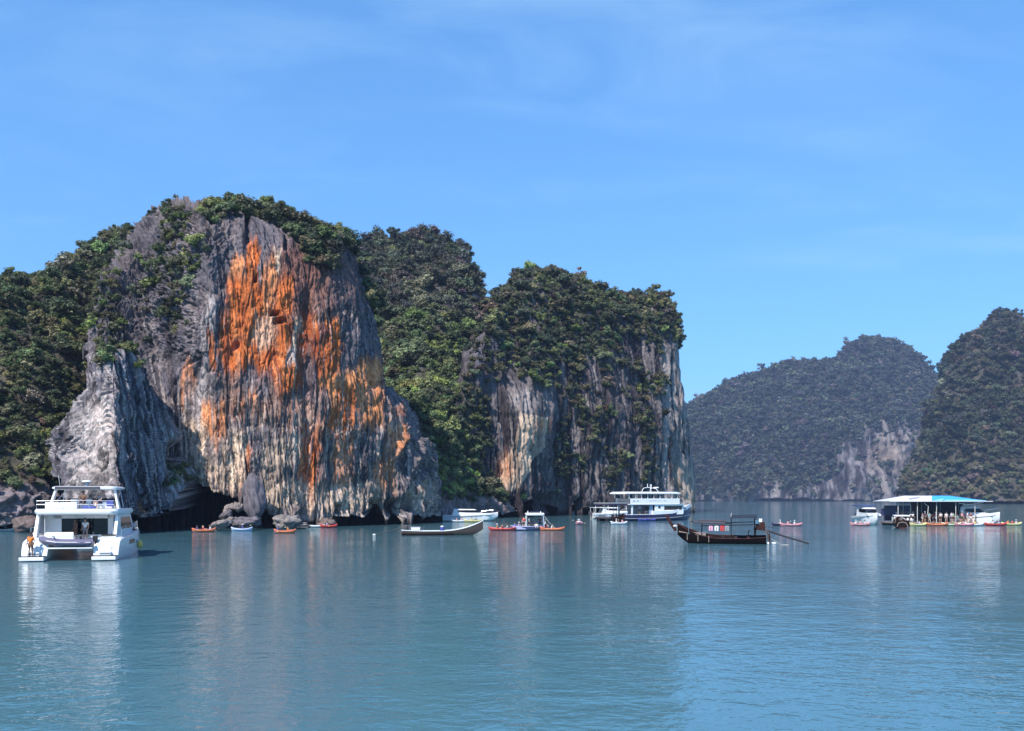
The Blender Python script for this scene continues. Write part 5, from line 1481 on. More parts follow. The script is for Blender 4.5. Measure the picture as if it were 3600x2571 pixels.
mid.loft([[(x, y, z) for x, y in rnd_rect(.6 + g, 15.6 - g * 2, -2.5 + g, 2.5 - g, .5)] for z, g in ((3.20, .1), (3.30, 0), (3.42, 0))])
mid = mid.build('upper_deck', white, fer, True)
mb = MB()
for s in (1, -1): mb.box((7.6, s * 2.4, 3.95), (12.6, .08, 1.1))
mb.box((13.9, 0, 3.95), (.08, 4.8, 1.1))
side = mb.build('upper_side_panel', white, fer)
mb = MB()
for k, (x, w) in enumerate(((6.3, .55), (7.0, .35), (7.6, .5), (8.3, .25), (8.8, .45), (9.8, .3), (10.2, .4))): mb.box((x, -2.45, 4.02 + .02 * (k % 3)), (w, .02, .10 + .05 * (k % 2)), 0, .1)
mb.build('lettering', greyp, side)
B('life_ring_box', dkgrey, side, (2.2, -2.46, 4.0, .4, .05, .14), (3.1, -2.46, 4.0, .3, .05, .14))
for k in range(9):
    for s in (1, -1): B('window_post', white, fer, (1.0 + k * 1.55, s * 2.38, 4.95, .10, .10, .95))
for k in range(8): B('upper_seat', greyp, fer, (1.8 + k * 1.5, 0, 4.0, .5, 3.4, .8), bev=.05)
MB().loft([[(x, y, z) for x, y in rnd_rect(-.4 + g, 14.4 - g * 1.6, -2.75 + g, 2.75 - g, .7)] for z, g in ((5.38, .15), (5.45, 0), (5.62, 0), (5.85, .5))]).build('roof', white, fer, True)
T('upper_bow_rail', steel, fer, .03, [(13.9, -2.3, 3.4), (13.9, -2.3, 4.4), (15.4, -2.1, 4.45), (15.8, 0, 4.45), (15.4, 2.1, 4.45), (13.9, 2.3, 4.4)], [(15.4, -2.1, 3.4), (15.4, -2.1, 4.45)], [(13.9, -2.3, 3.9), (15.4, -2.1, 3.95), (15.8, 0, 3.95)])
T('bow_rail', steel, fer, .03, [(15.5, -1.7, 2.6), (15.6, -1.65, 3.5), (18.6, -.3, 3.75), (19, 0, 3.8), (18.6, .3, 3.75), (15.6, 1.65, 3.5)], [(17, -1.1, 2.9), (17, -1.1, 3.6)], [(18.2, -.5, 3.1), (18.2, -.5, 3.7)])
T('mast_arch', white, fer, .06, [(7.0, -1.4, 5.7), (7.4, -1.2, 6.6), (7.6, 0, 6.8), (7.4, 1.2, 6.6), (7.0, 1.4, 5.7)], [(9.6, -1.1, 5.7), (9.0, -.9, 6.5), (8.8, 0, 6.65), (9.0, .9, 6.5), (9.6, 1.1, 5.7)], [(7.5, 0, 6.8), (7.5, 0, 7.5)], [(7.5, -.9, 6.7), (7.5, -.9, 7.4)], [(8.9, .5, 6.6), (8.9, .5, 7.4)])
B('radar_bar', white, fer, (9.7, 0, 6.75, .3, 1.4, .22), bev=.05)
B('aft_awning', mat('canvas_purple', (.06, .045, .10), .8), fer, (-1.6, 0, 3.35, 5.0, 4.6, .28), bev=.06)
B('awning_frame', white, fer, (-1.6, 0, 3.60, 5.2, 4.8, .07))
for x in (-3.9, -1.6, .5):
    for s in (1, -1): T('awning_post', white, fer, .05, [(x, s * 2.1, .9), (x, s * 2.1, 3.3)])
B('stern_platform', dkgrey, fer, (-1.7, 0, .72, 4.6, 4.4, .35), bev=.06)
B('pontoon', black, fer, (-1.7, 1.4, .22, 4.4, 1.0, .7), (-1.7, -1.4, .22, 4.4, 1.0, .7), bev=.15)
FH = math.radians(30)
person('person in lilac in the open doorway of the tour ferry', 'stand', loc(fer, 4.2, -1.6, 1.36), FH - 1.8, 'lilac', 'navy', 0)
person('person in navy sitting in the doorway of the tour ferry', 'bench', loc(fer, 5.4, -1.5, 1.36), FH - 1.5, 'navy', 'navy', 1)
person('person in white on the upper deck of the tour ferry', 'stand', loc(fer, 9.3, -1.9, 3.43), FH - 1.4, 'white', 'grey', 2)
for k, (dx_, c_) in enumerate(((3.9, 'blue'), (6.0, 'blue'))):
    kk = kayak('folded blue kayak lashed beside the ferry doorway, %s' % ('nearer the stern' if k == 0 else 'nearer the bow'), loc(fer, dx_, -2.95, 0.02), FH, bluec, (), 2.4, 'blue kayaks lashed to the ferry', False)

# ================================================================== SPEEDBOATS
sA, w_ = speedboat('long white speedboat anchored in front of the gully', on(1650, 176), math.radians(7), 11.4, 3.0)
sA.scale = (1, 1, 1.18)
T('antenna', white, sA, .02, [(-4.6, 1, 1.0), (-4.2, 1, 2.1)])
sB, w_ = speedboat('white speedboat with black script on its side, tucked behind the ferry stern', on(2158, 197), math.radians(14), 10.5, 3.0)
sB.scale = (1, 1, 1.25)
mb = MB()
mm = [(-4.0, .42), (-3.85, .82), (-3.72, .40), (-3.45, .86), (-3.32, .42), (-3.05, .84), (-2.9, .42), (-2.7, .60)]
mb.tube([(x, -1.47, z) for x, z in mm], .055, 5)
mb.build('script_lettering', text_m, sB)
B('canopy', white, sB, (-3.6, 0, 2.0, 3.2, 2.6, .10), bev=.04)
T('canopy_post', white, sB, .04, [(-5.0, -1.2, .9), (-5.1, -1.2, 2.0)], [(-5.0, 1.2, .9), (-5.1, 1.2, 2.0)])
sC, w_ = speedboat('speedboat with dark windscreen nosed in beside the white end of the canopied platform', on(3052, 152), math.radians(-92), 8.2, 2.9)
sC.scale = (1, 1, 1.45)
B('awning', mat('canvas_navy', (.03, .07, .22), .8), sC, (-2.0, 0, 2.25, 4.2, 2.7, .12), bev=.04)
sD, w_ = speedboat('white speedboat with raised bow at the far end of the canopied platform', on(3425, 150), math.radians(-25), 7.6, 2.7)
sD.scale = (1, 1, 1.5)

# ================================================================== LONGTAIL BOATS
# pale wooden one
lb, st = longtail('olive-brown longtail boat with a white rail drifting off the gully', on(1556, 109), math.radians(8), 10.0, 1.5, wood_bei, white, 1.25, .52)
mb = MB()
for s in (1, -1):
    mb.tube([(x, s * (w * .86), kz + (g - kz) * .45) for x, w, kz, g in st[:11]], .13, 5)
mb.build('dark_strake', wood_dk, lb)
B('thwart', wood_lt, lb, (-1.5, 0, .5, .25, 1.4, .05), (.8, 0, .55, .25, 1.3, .05), (2.6, 0, .75, .25, 1.0, .05))
en = B('engine', brass, lb, (-4.55, 0, 1.05, .8, .42, .40), (-4.9, 0, 1.3, .35, .3, .25), (-4.3, 0, .75, .2, .2, .5), bev=.05)
T('engine_frame', black, lb, .035, [(-4.3, .35, .6), (-4.35, .3, 1.55), (-5.0, .3, 1.5)], [(-4.3, -.35, .6), (-4.35, -.3, 1.55), (-5.0, -.3, 1.5)])
T('drive_shaft', black, lb, .05, [(-4.9, 0, .95), (-6.5, 0, .5), (-8.2, 0, .08)]); MB().ell((-8.3, 0, .08), (.22, .16, .13), 8, 6).build('shaft_float', offwhite, lb, True)
T('bow_ribbon', white, lb, .035, [(4.9, .03, 1.95), (5.05, .05, 1.5), (4.95, .06, 1.1)], [(4.9, .0, 1.9), (5.25, 0, 2.6)])
ck = thing('cool_box', 'white cool box in the stern of the olive-brown longtail boat', 'box', loc(lb, -3.3, .1, .62), math.radians(8))
B('box', white, ck, (0, 0, .15, 1.1, .5, .30), bev=.04); B('lid', offwhite, ck, (0, 0, .345, 1.14, .54, .08), bev=.02); B('tray', wood_lt, ck, (0, 0, -.06, 1.3, .6, .1))
dr = thing('water_drum', 'blue drum with a white lid amidships in the olive-brown longtail boat', 'drum', loc(lb, -.05, 0, .40), 0)
MB().tube([(0, 0, 0), (0, 0, .2), (0, 0, .6)], .26, 12).build('barrel', bluec, dr, True); MB().tube([(0, 0, .6), (0, 0, .76)], .2, 12).build('lid', white, dr, True)

# dark one with the long shaft
ld, st = longtail('dark brown longtail boat with tall upturned prow and awning frame', on(2536, 88.5), math.radians(166), 8.6, 1.95, wood_dk, wood_red, 1.35, .66)
ld.rotation_euler = (-.13, 0, math.radians(166))
MB().loft([[(4.35, .16, 1.35), (4.35, -.16, 1.35), (4.6, -.12, 1.2), (4.6, .12, 1.2)], [(4.9, .13, 2.2), (4.9, -.13, 2.2), (5.15, -.1, 2.1), (5.15, .1, 2.1)], [(5.2, .12, 2.8), (5.2, -.12, 2.8), (5.5, -.10, 2.82), (5.5, .10, 2.82)], [(5.25, .10, 2.95), (5.25, -.10, 2.95), (5.45, -.08, 2.95), (5.45, .08, 2.95)]]).build('prow_post', wood_red, ld)
mb = MB(); mb.ell((4.55, 0, 1.75), (.24, .26, .10), 10, 6); mb.build('prow_ribbon', offwhite, ld, True)
B('foredeck', wood_lt, ld, (3.3, 0, 1.12, 1.7, 1.0, .05, 0, -.14), (2.0, 0, .98, 1.0, 1.5, .05, 0, -.08))
for k in range(6): B('rib', wood_lt, ld, (-2.6 + k * .85, .0, .42, .07, 1.5, .06))
for k in range(4): B('thwart', wood_red, ld, (-2.6 + k * 1.2, 0, .62, .28, 1.65, .06))
for k in range(3): B('rub_post', wood_lt, ld, (1.2 + k * 1.05, .98 - .06 * k * k, .62 + .08 * k, .06, .05, .65))
B('stern_board', wood_red, ld, (-4.62, 0, .55, .12, 1.5, .8), bev=.03)
for x, z1 in ((-3.2, 2.72), (-.95, 2.72), (1.9, 1.9)):
    for s in (1, -1): T('awning_post', wood_dk, ld, .035, [(x, s * .85, .7), (x, s * .85, z1)])
B('awning_roof', black, ld, (-2.15, 0, 2.76, 2.6, 1.9, .06, 0, .02), bev=.02)
T('awning_rail', wood_dk, ld, .04, [(-3.4, .85, 2.08), (2.0, .85, 1.92)], [(-3.4, -.85, 2.08), (2.0, -.85, 1.92)], [(-1.0, .5, 2.1), (3.0, .5, 2.28)], [(.5, -.3, 2.05), (2.9, -.3, 2.2)])
T('folded_awning', mat('canvas_mauve', (.09, .065, .075), .85), ld, .09, [(-.4, .85, 2.18), (1.4, .85, 2.24), (2.7, .8, 2.28)], [(-.4, -.85, 2.16), (2.2, -.8, 2.22)])
T('pole', steel, ld, .03, [(3.15, .6, 1.0), (3.2, .6, 2.5)]); T('flag_pole', offwhite, ld, .03, [(-.9, .4, 2.7), (-1.0, .4, 3.15)])
eng = B('engine', wood_red, ld, (-3.75, 0, 1.72, .85, .55, .50), (-3.95, 0, 2.05, .4, .4, .3), bev=.05)
B('engine_mount', brass, ld, (-4.2, 0, 1.35, .45, .3, .35), (-4.45, 0, 1.0, .16, .16, .9)); T('tiller', black, ld, .035, [(-4.2, 0, 1.75), (-4.9, .25, 1.72), (-5.25, .3, 1.95)])
for q_ in ([(-3.2, .55, .6), (-3.3, .5, 1.6)], [(-3.2, -.55, .6), (-3.3, -.5, 1.6)], [(-3.1, -.6, 1.4), (-3.9, -.5, 1.35)]): T('engine_strut', wood_dk, ld, .05, q_)
T('oar_crutch', wood_dk, ld, .05, [(-2.6, 0, .7), (-2.6, 0, 1.25), (-2.75, 0, 1.35)])
long_shaft(ld, -4.0, 1.5, -8.3, .12)
T('mooring_line', rope_m, ld, .015, [(-4.6, .3, .7), (-5.6, .5, .1), (-7.5, .7, .03)])
for k, (c_, nm, x, lab) in enumerate((('white', 'fuel_can', -3.35, 'white fuel can beside the engine of the dark longtail boat'), ('white', 'fuel_can', -3.75, 'white fuel can on top of the engine of the dark longtail boat'))):
    f_ = thing(nm, lab, 'can', loc(ld, x, .1 if k == 0 else 0, 2.08 if k == 0 else 2.2), math.radians(166)); B('body', white, f_, (0, 0, .16, .32, .28, .34), bev=.05); MB().tube([(0, 0, .33), (.02, 0, .42)], .04, 8).build('cap', black, f_)
for x, c_, lab in ((1.0, 'pink', 'faded pink life vest hung on the rail of the dark longtail boat'), (.45, 'white', 'white life vest hung on the rail of the dark longtail boat'), (-.1, 'red', 'red life vest hung on the rail of the dark longtail boat'), (-.55, 'grey', 'grey life vest hung nearest the stern of the dark longtail boat')):
    v_ = thing('life_vest', lab, 'life vest', loc(ld, x, .87, 1.55), math.radians(166), 'life vests drying on the dark longtail boat')
    B('front_panel', cloth(c_), v_, (-.11, .03, .1, .17, .07, .46), (.11, .03, .1, .17, .07, .46), bev=.03); B('collar', cloth(c_), v_, (0, 0, .34, .36, .10, .12), bev=.03)
mj = thing('mooring_float', 'pair of white floats beside the stern of the dark longtail boat', 'float', on(2702, 87.3, .03), 0)
MB().ell((0, 0, .05), (.30, .16, .13), 10, 6).build('float', white, mj, True); MB().ell((.55, .1, .05), (.26, .16, .13), 10, 6).build('float', white, mj, True); T('line', rope_m, mj, .02, [(-.2, 0, .1), (.6, .1, .1)])

# maroon one seen end-on by the ferry
lm, st = longtail('maroon longtail boat seen end-on off the stern of the tour ferry', on(2176, 164), math.radians(72), 8.0, 1.8, wood_red, wood_dk, .9, .75)
B('stern_board', wood_dk, lm, (-3.95, 0, .7, .1, 1.3, .9)); B('engine', brass, lm, (-3.6, 0, 1.3, .7, .4, .5), bev=.05); T('engine_frame', black, lm, .05, [(-3.4, .4, .6), (-3.4, .4, 1.6)], [(-3.4, -.4, .6), (-3.4, -.4, 1.6)])
T('pole', black, lm, .05, [(-2.5, 0, .6), (-2.45, 0, 3.4)])
# brown one end-on at the platform
lp, st = longtail('red-brown longtail boat seen stern-on in front of the canopied platform', on(3166, 136), math.radians(70), 8.5, 2.3, wood_red, wood_lt, 1.0, .85)
B('stern_board', wood_dk, lp, (-4.2, 0, .75, .12, 1.9, 1.0), bev=.03); T('stern_arch', wood_lt, lp, .06, [(-4.3, .75, .3), (-4.3, .55, .85), (-4.3, 0, 1.0), (-4.3, -.5, .85), (-4.3, -.75, .3)])
B('engine', brass, lp, (-3.7, .2, 1.35, .7, .45, .5), bev=.05)
for s in (1, -1):
    for x in (-3.3, 1.0): T('roof_post', wood_lt, lp, .045, [(x, s * .9, .9), (x, s * .95, 1.85)])
B('roof_edge', white, lp, (-1.2, 0, 1.90, 4.6, 2.2, .18), bev=.06)
# low one with orange vests in front of the speedboat
ll, st = longtail('low grey longtail boat with a boatman, behind the olive-brown longtail boat', on(1470, 178), math.radians(184), 9.0, 1.5, wood_dk, greyp, .75, .55)
B('thwart', wood_lt, ll, (-1.5, 0, .5, .25, 1.2, .05), (1.0, 0, .5, .25, 1.2, .05)); T('pole', greyp, ll, .045, [(3.6, .5, .9), (-3.5, .6, 1.6), (-5.2, .6, 1.95)])
B('bow_flag', cloth('pink'), ll, (3.8, 0, 1.25, .04, .5, .28))
person('boatman in white standing in the bow of the low grey longtail boat', 'stand', loc(ll, 1.9, 0, .25), math.radians(184), 'white', 'black', 1)
for k, (x, c_) in enumerate(((-1.6, 'red'), (-2.3, 'orange'), (-3.1, 'orange'))):
    person(('passenger in a red life vest', 'passenger in an orange life vest, middle of three', 'passenger in an orange life vest nearest the speedboat')[k] + ' aboard the low grey longtail boat', 'sit', loc(ll, x, 0, .40), math.radians(184), c_, 'navy', 0, group='passengers in the low longtail boat')
# grey one against the headland foot
lg, st = longtail('pale grey longtail boat moored under the headland caves', on(1965, 240), math.radians(176), 8.5, 1.6, greyp, offwhite, 1.1, .6)
T('awning_hoop', offwhite, lg, .05, [(2, .7, .8), (1.6, .5, 2.0), (1.6, -.5, 2.0), (2, -.7, .8)], [(-2, .7, .7), (-2.3, .5, 1.8), (-2.3, -.5, 1.8), (-2, -.7, .7)]); B('engine', brass, lg, (-3.9, 0, 1.0, .7, .4, .4), bev=.05)

# ================================================================== CANOPY SKIFF WITH LIFE-VESTED PASSENGERS
ck_, st = longtail('small boat with a flat white canopy packed with passengers', on(1862, 125), math.radians(4), 5.4, 1.9, mat('hull_slate_blue', (.10, .11, .22), .5), mat('paint_lilac', (.38, .40, .60), .5), .1, .55)
B('side_panel', mat('paint_lilac', (.38, .40, .60), .5), ck_, (-1.5, -.86, .38, 1.9, .05, .42), bev=.02)
MB().loft([[(x, y, z) for x, y in rnd_rect(-.6 + g, 2.0 - g, -1.1 + g, 1.1 - g, .2)] for z, g in ((2.12, .05), (2.2, 0), (2.42, 0), (2.48, .08))]).build('canopy', white, ck_, True)
for x in (-.5, 1.85):
    for s in (1, -1): T('canopy_post', white, ck_, .045, [(x + (.12 if x > 0 else 0), s * .9, .5), (x, s * .95, 2.15)])
T('roof_light', white, ck_, .06, [(-.3, -.5, 2.45), (-.3, -.5, 2.75)], [(1.5, -.5, 2.45), (1.5, -.5, 2.72)]); T('roof_rack', navy, ck_, .04, [(0, -.9, 2.62), (1.4, -.9, 2.62)], [(.2, -.9, 2.45), (.2, -.9, 2.8)], [(1.0, -.9, 2.45), (1.0, -.9, 2.95)])
T('mooring_stay', rope_m, ck_, .03, [(1.9, -.9, 2.2), (2.6, -.9, 1.2), (3.4, -.6, .5)])
for x, y, c_, kd, lab in ((-2.1, 0, 'blue', 'sit', 'passenger in blue sitting in the stern of the white-canopied boat'), (-1.5, .1, 'lilac', 'sit', 'passenger in lilac sitting near the stern of the white-canopied boat'), (-.85, -.3, 'red', 'stand', 'person in red standing beside the post of the white canopy'),
                          (-.1, -.4, 'white', 'stand', 'person in white standing at the stern end under the white canopy'), (.45, -.2, 'grey', 'stand', 'person in grey standing mid-way under the white canopy'), (.9, -.5, 'white', 'sit', 'person in white seated under the white canopy'), (1.5, .2, 'maroon', 'stand', 'person in maroon at the bow end under the white canopy'), (2.15, -.4, 'white', 'bench', 'person in white seated just outside the white canopy')):
    person(lab, kd, loc(ck_, x, y, .28), random.uniform(-2, 0), c_, 'navy', random.randrange(3), random.choice([None, None, 'white']), group='passengers of the white-canopied boat', scale=.97)

# ================================================================== KAYAKS
R_ = math.radians
kayak('orange kayak with three paddlers near the cave mouth', on(717, 119), R_(28), orange_p, ((-.9, 'paddler in blue at the back of the orange kayak by the cave', 'blue', 1, None), (-.1, 'paddler in a red vest in the middle of the orange kayak by the cave', 'red', 2, None), (.8, 'paddler in white at the front of the orange kayak by the cave', 'white', 0, None)), 3.0, 'kayaks under the cliff')
kayak('pale blue kayak passing below the hanging rock lobe', on(850, 123), R_(8), wblue_p, ((.1, 'paddler in blue with a white hat in the pale blue kayak', 'blue', 1, 'white'),), 2.8, 'kayaks under the cliff')
kayak('orange kayak with a paddler in blue below the pitted rock mound', on(1002, 115), R_(12), orange_p, ((-.9, 'paddler in blue at the back of the lone orange kayak', 'blue', 1, 'blue'), (.35, 'paddler in orange at the front of the lone orange kayak', 'orange', 0, None)), 2.7, 'kayaks under the cliff')
kayak('red kayak in the shade at the foot of the orange-streaked cliff', on(1156, 137), R_(25), red_p, ((-.3, 'paddler in lilac in the red kayak in the shade', 'lilac', 0, None),), 2.6, 'kayaks under the cliff')
kayak('empty white kayak drawn up beside the pitted rock mound', on(1108, 138), R_(6), white, (), 3.2, 'kayaks under the cliff', False)
kayak('white kayak half out of view beyond the catamaran', on(14, 121), R_(10), white, ((.2, 'paddler in lilac in the white kayak beyond the catamaran', 'lilac', 0, None),), 3.0, 'kayaks under the cliff')
kayak('red kayak with three paddlers behind the white-canopied boat', on(1766, 124), R_(178), red_p, ((-.7, 'paddler in white at the back of the red kayak near the canopy boat', 'white', 0, None), (.0, 'paddler in red in the middle of the red kayak near the canopy boat', 'red', 2, None), (.7, 'paddler in orange at the front of the red kayak near the canopy boat', 'orange', 0, 'white')), 3.8, 'kayaks around the white-canopied boat')
k2 = kayak('orange kayak with black upswept tip beside the white canopy', on(1942, 124), R_(2), orange_p, ((-.8, 'paddler in maroon in the black-tipped orange kayak', 'maroon', 1, None), (-.1, 'paddler in white in the black-tipped orange kayak', 'white', 0, None)), 3.4, 'kayaks around the white-canopied boat')
MB().tube([(1.3, 0, .38), (1.75, 0, .5), (2.2, 0, .8)], .13, 7, .03).build('tip', black, k2, True)
kayak('small pink kayak with two people in white off the ferry', on(2035, 152), R_(75), pink_p, ((-.6, 'person in white at the near end of the pink kayak off the ferry', 'white', 2, 'white'), (.5, 'person in pale blue at the far end of the pink kayak off the ferry', 'pale blue', 2, 'white')), 3.2)
kayak('white kayak with a person in white under the ferry stern', on(2176, 154), R_(15), white, ((-.5, 'person in white in the kayak under the ferry stern', 'white', 2, 'white'), (.6, 'person in pink in the kayak under the ferry stern', 'pink', 2, None)), 3.0)
kayak('pink kayak with two people in white, past the dark longtail boat', on(2782, 144), R_(4), pink_p, ((-.6, 'person in pink in the nearer kayak past the dark longtail boat', 'pink', 2, None), (.5, 'person in white in the nearer kayak past the dark longtail boat', 'white', 2, 'white')), 3.6)
kayak('dark kayak with a person in white just behind the pink kayak', on(2748, 147), R_(172), navy, ((.2, 'person in white in the dark kayak behind the pink one', 'white', 2, 'white'),), 3.2)
kayak('pink kayak with three people in front of the nosed-in speedboat', on(3024, 146), R_(8), pink_p, ((-.8, 'person in white at the stern of the pink kayak by the nosed-in speedboat', 'white', 2, 'white'), (0, 'person in pink amidships in the kayak by the nosed-in speedboat', 'pink', 2, None), (.8, 'person in white at the bow of the pink kayak by the nosed-in speedboat', 'white', 0, None)), 3.4)
kayak('yellow kayak tied beside the red-brown longtail boat', on(3228, 145), R_(12), yel_p, ((.2, 'person in pale blue in the yellow kayak beside the red-brown longtail boat', 'pale blue', 0, None),), 3.0, 'kayaks tied along the platform')
kayak('orange kayak tied along the middle of the platform', on(3292, 145.5), R_(-6), orange_p, ((-.4, 'person in brown in the orange kayak along the platform', 'brown', 0, None),), 3.6, 'kayaks tied along the platform', False)
kayak('pale yellow kayak tied along the platform next to the pink one', on(3345, 146), R_(4), mat('kayak_cream', (.78, .72, .46), .4), ((.3, 'person in green in the pale yellow kayak along the platform', 'green', 0, None),), 3.2, 'kayaks tied along the platform', False)
kayak('pink kayak tied below the white speedboat bow', on(3390, 145), R_(-5), pink_p, ((-.2, 'person in pink in the kayak below the white speedboat bow', 'pink', 2, None),), 3.0, 'kayaks tied along the platform', False)
kayak('white kayak with a slim hull below the white speedboat bow', on(3425, 145.5), R_(8), white, ((.1, 'person in yellow in the white kayak below the speedboat bow', 'yellow', 0, None),), 3.2, 'kayaks tied along the platform')
kayak('red kayak with a paddler in pale blue leaving the platform', on(3500, 146), R_(172), red_p, ((-.5, 'person in pale blue in the red kayak leaving the platform', 'pale blue', 0, 'white'), (.4, 'person in white in the red kayak leaving the platform', 'white', 2, None)), 3.4)
kayak('yellow kayak with paddlers in red vests at the edge of the group', on(3556, 148), R_(6), yel_p, ((-.7, 'person in orange in the yellow kayak at the edge of the group', 'orange', 0, None), (.1, 'person in a red vest in the yellow kayak at the edge of the group', 'red', 0, None), (.8, 'person in white in the yellow kayak at the edge of the group', 'white', 0, 'white')), 3.6)
kayak('white kayak with two people alongside the long white speedboat', on(1612, 169), R_(5), white, ((-.4, 'person in pink in the kayak alongside the long white speedboat', 'pink', 2, None), (.5, 'person in white in the kayak alongside the long white speedboat', 'white', 2, None)), 3.2)
kayak('yellow kayak near the bow of the long white speedboat', on(1664, 169), R_(10), yel_p, ((-.3, 'person in yellow in the kayak near the speedboat bow', 'yellow', 0, None), (.5, 'person in green in the kayak near the speedboat bow', 'green', 0, None)), 3.4)

# ================================================================== CANOPIED PLATFORM
pf = thing('floating_platform', 'floating platform under a broad white and blue canopy, full of people', 'platform', on(3268, 150), math.radians(2))
B('deck', wood_lt, pf, (-.2, 0, .42, 14.2, 5.6, .16), bev=.03)
for k in range(7): B('float', navy, pf, (-6.3 + k * 2.05, 0, .12, 1.4, 5.2, .46), bev=.08)
for k in range(5):
    for s in (1, -1): T('post', offwhite, pf, .05, [(-6.6 + k * 3.25, s * 2.5, .5), (-6.6 + k * 3.25, s * 2.5, 3.98)])
T('curved_brace', offwhite, pf, .05, [(-1.1, -2.5, .6), (-1.6, -2.5, 1.9), (-1.5, -2.5, 3.2), (-2.2, -2.5, 3.7)])
e0, e1, zE, zR = -8.3, 8.2, 4.02, 4.92
r0, r1 = -4.4, 3.4
def panel(name, m, q, parent):
    mb = MB(); mb.loft([q, [(x, y, z + .05) for x, y, z in q]]); return mb.build(name, m, parent)
cut_e, cut_r = -1.2, .4
roof = panel('canopy_panel', ctop, [(e0, -3.1, zE), (cut_e, -3.1, zE), (cut_r, 0, zR), (r0, 0, zR)], pf)
panel('canopy_panel', blue, [(cut_e, -3.1, zE), (e1, -3.1, zE), (r1, 0, zR), (cut_r, 0, zR)], pf)
panel('canopy_panel', ctop, [(e0, 3.1, zE), (cut_e, 3.1, zE), (cut_r, 0, zR), (r0, 0, zR)], pf)
panel('canopy_panel', blue, [(cut_e, 3.1, zE), (e1, 3.1, zE), (r1, 0, zR), (cut_r, 0, zR)], pf)
panel('canopy_panel', ctop, [(e0, -3.1, zE), (e0, 3.1, zE), (r0, .02, zR), (r0, -.02, zR)], pf)
panel('canopy_panel', blue, [(e1, -3.1, zE), (e1, 3.1, zE), (r1, .02, zR), (r1, -.02, zR)], pf)
sl = (zR - zE) / 3.1
def on_roof(x, t): return (x, -3.1 + 3.1 * t - .03, zE + .075 + (zR - zE) * t)
panel('print', greyp, [on_roof(-4.6, .25), on_roof(-4.3, .50), on_roof(-2.2, .68), on_roof(-3.0, .45)], pf)
panel('print', mat('canvas_light_blue', (.30, .62, .85), .6), [on_roof(-.9, .05), on_roof(.6, .05), on_roof(1.6, .42), on_roof(.9, .30)], pf)
panel('print', mat('canvas_light_blue', (.30, .62, .85), .6), [on_roof(1.0, .04), on_roof(8.0, .03), on_roof(6.9, .12), on_roof(1.4, .16)], pf)
mb = MB()
mb.tube([(e0, -3.1, zE), (e1 + .9, -3.1, zE)], .06, 5); mb.tube([(e0, 3.1, zE), (e1, 3.1, zE)], .06, 5); mb.build('eave_pole', offwhite, pf)
B('bench', offwhite, pf, (-4.9, -1.7, .95, 2.4, .5, .12), (-4.9, -1.7, .7, 2.2, .3, .4), (-6.9, -2.0, 1.0, .8, .6, .9)); B('gear_rack', wood_lt, pf, (-4.6, -1.2, 2.2, 1.9, .06, .08), (-5.5, -1.2, 1.7, .06, .06, 1.6), (-3.9, -1.2, 1.5, .06, .06, 1.3))
B('locker', black, pf, (-.4, .6, 1.3, 1.3, 1.2, 1.6), (2.2, 1.6, 1.4, 2.4, .8, 1.9), (5.0, 1.7, 1.3, 2.6, .8, 1.6), bev=.05)
T('hammock_rope', offwhite, pf, .06, [(3.6, -2.5, 3.75), (5.0, -2.5, 3.5), (6.4, -2.5, 3.6), (7.8, -2.6, 3.85)])
mb = MB()
for k in range(4): mb.ell((-6.2 + k * .62, -2.35, .98), (.24, .22, .3), 8, 6)
mb.build('bundle', white, pf, True)
B('rear_screen', dkgrey, pf, (2.6, 2.55, 2.3, 9.0, .06, 3.2)); B('rear_screen', navy, pf, (-4.4, 2.55, 2.0, 4.6, .06, 2.6))
B('side_mat', navy, pf, (-6.6, 1.0, 2.2, 2.6, .1, 1.2), bev=.04)
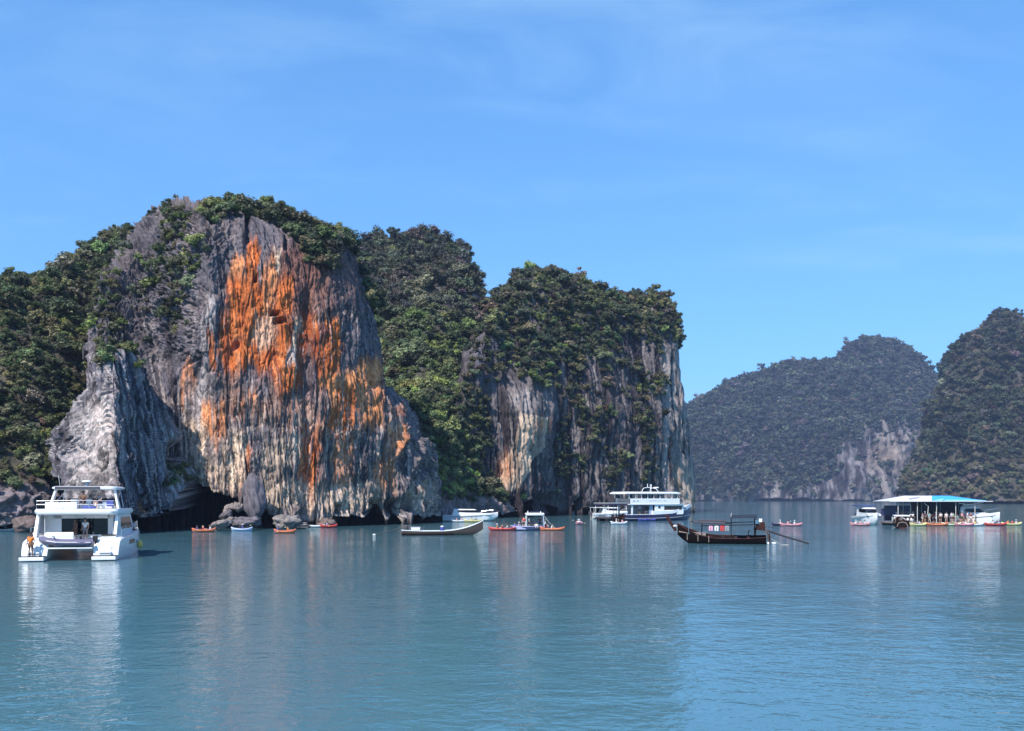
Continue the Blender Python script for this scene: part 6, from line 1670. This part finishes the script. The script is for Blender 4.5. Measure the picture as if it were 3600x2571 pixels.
spots = [(-5.2, -.9, 'brown', 'reach'), (-3.6, -1.4, 'white', 'stand'), (-2.9, -.4, 'black', 'stand'), (-1.7, -1.8, 'navy', 'stand'), (-.7, -1.2, 'lilac', 'reach'), (.1, -1.9, 'lilac', 'stand'), (.8, -2.1, 'white', 'stand'), (1.2, -1.2, 'grey', 'stand'),
         (1.75, -2.1, 'white', 'stand'), (2.3, -1.1, 'black', 'stand'), (2.7, -2.0, 'pale blue', 'stand'), (3.2, -1.6, 'green', 'stand'), (3.6, -2.2, 'teal', 'bench'), (4.1, -1.2, 'maroon', 'stand'), (4.5, -2.0, 'pink', 'stand'), (4.95, -1.4, 'maroon', 'stand'),
         (5.35, -2.1, 'white', 'stand'), (5.7, -1.0, 'lilac', 'stand'), (6.0, -2.0, 'maroon', 'stand'), (6.4, -1.4, 'grey', 'stand'), (6.7, -2.2, 'pale blue', 'stand'), (.4, -.4, 'red', 'stand'), (-4.4, -2.2, 'black', 'bench'), (-2.3, -2.1, 'grey', 'stand'), (-1.2, -2.3, 'teal', 'stand'), (1.5, -.2, 'brown', 'stand'), (3.9, -.3, 'blue', 'stand'), (5.2, -.3, 'yellow', 'stand'), (-6.3, -1.2, 'blue', 'stand')]
nth = ['first', 'second', 'third', 'fourth', 'fifth', 'sixth', 'seventh', 'eighth', 'ninth', 'tenth', 'eleventh', 'twelfth']
order = sorted(range(len(spots)), key=lambda i: spots[i][0])
seen_c = {}
for i in order:
    x, y, c_, kd = spots[i]
    tot = sum(1 for s_ in spots if s_[2] == c_)
    seen_c[c_] = seen_c.get(c_, 0) + 1
    which = '' if tot == 1 else ', %s of %s' % (nth[seen_c[c_] - 1], ('', 'one', 'two', 'three', 'four', 'five', 'six')[tot])
    part_ = 'white half' if x < 0 else 'blue half'
    person('person in %s under the %s of the canopy%s' % (c_, part_, which), kd, loc(pf, x, y, .505), random.uniform(-3, 0), c_, random.choice(['navy', 'black', 'grey', 'white']), random.randrange(3), random.choice([None, None, None, 'white']), group='people under the canopy', scale=random.uniform(.93, 1.03))
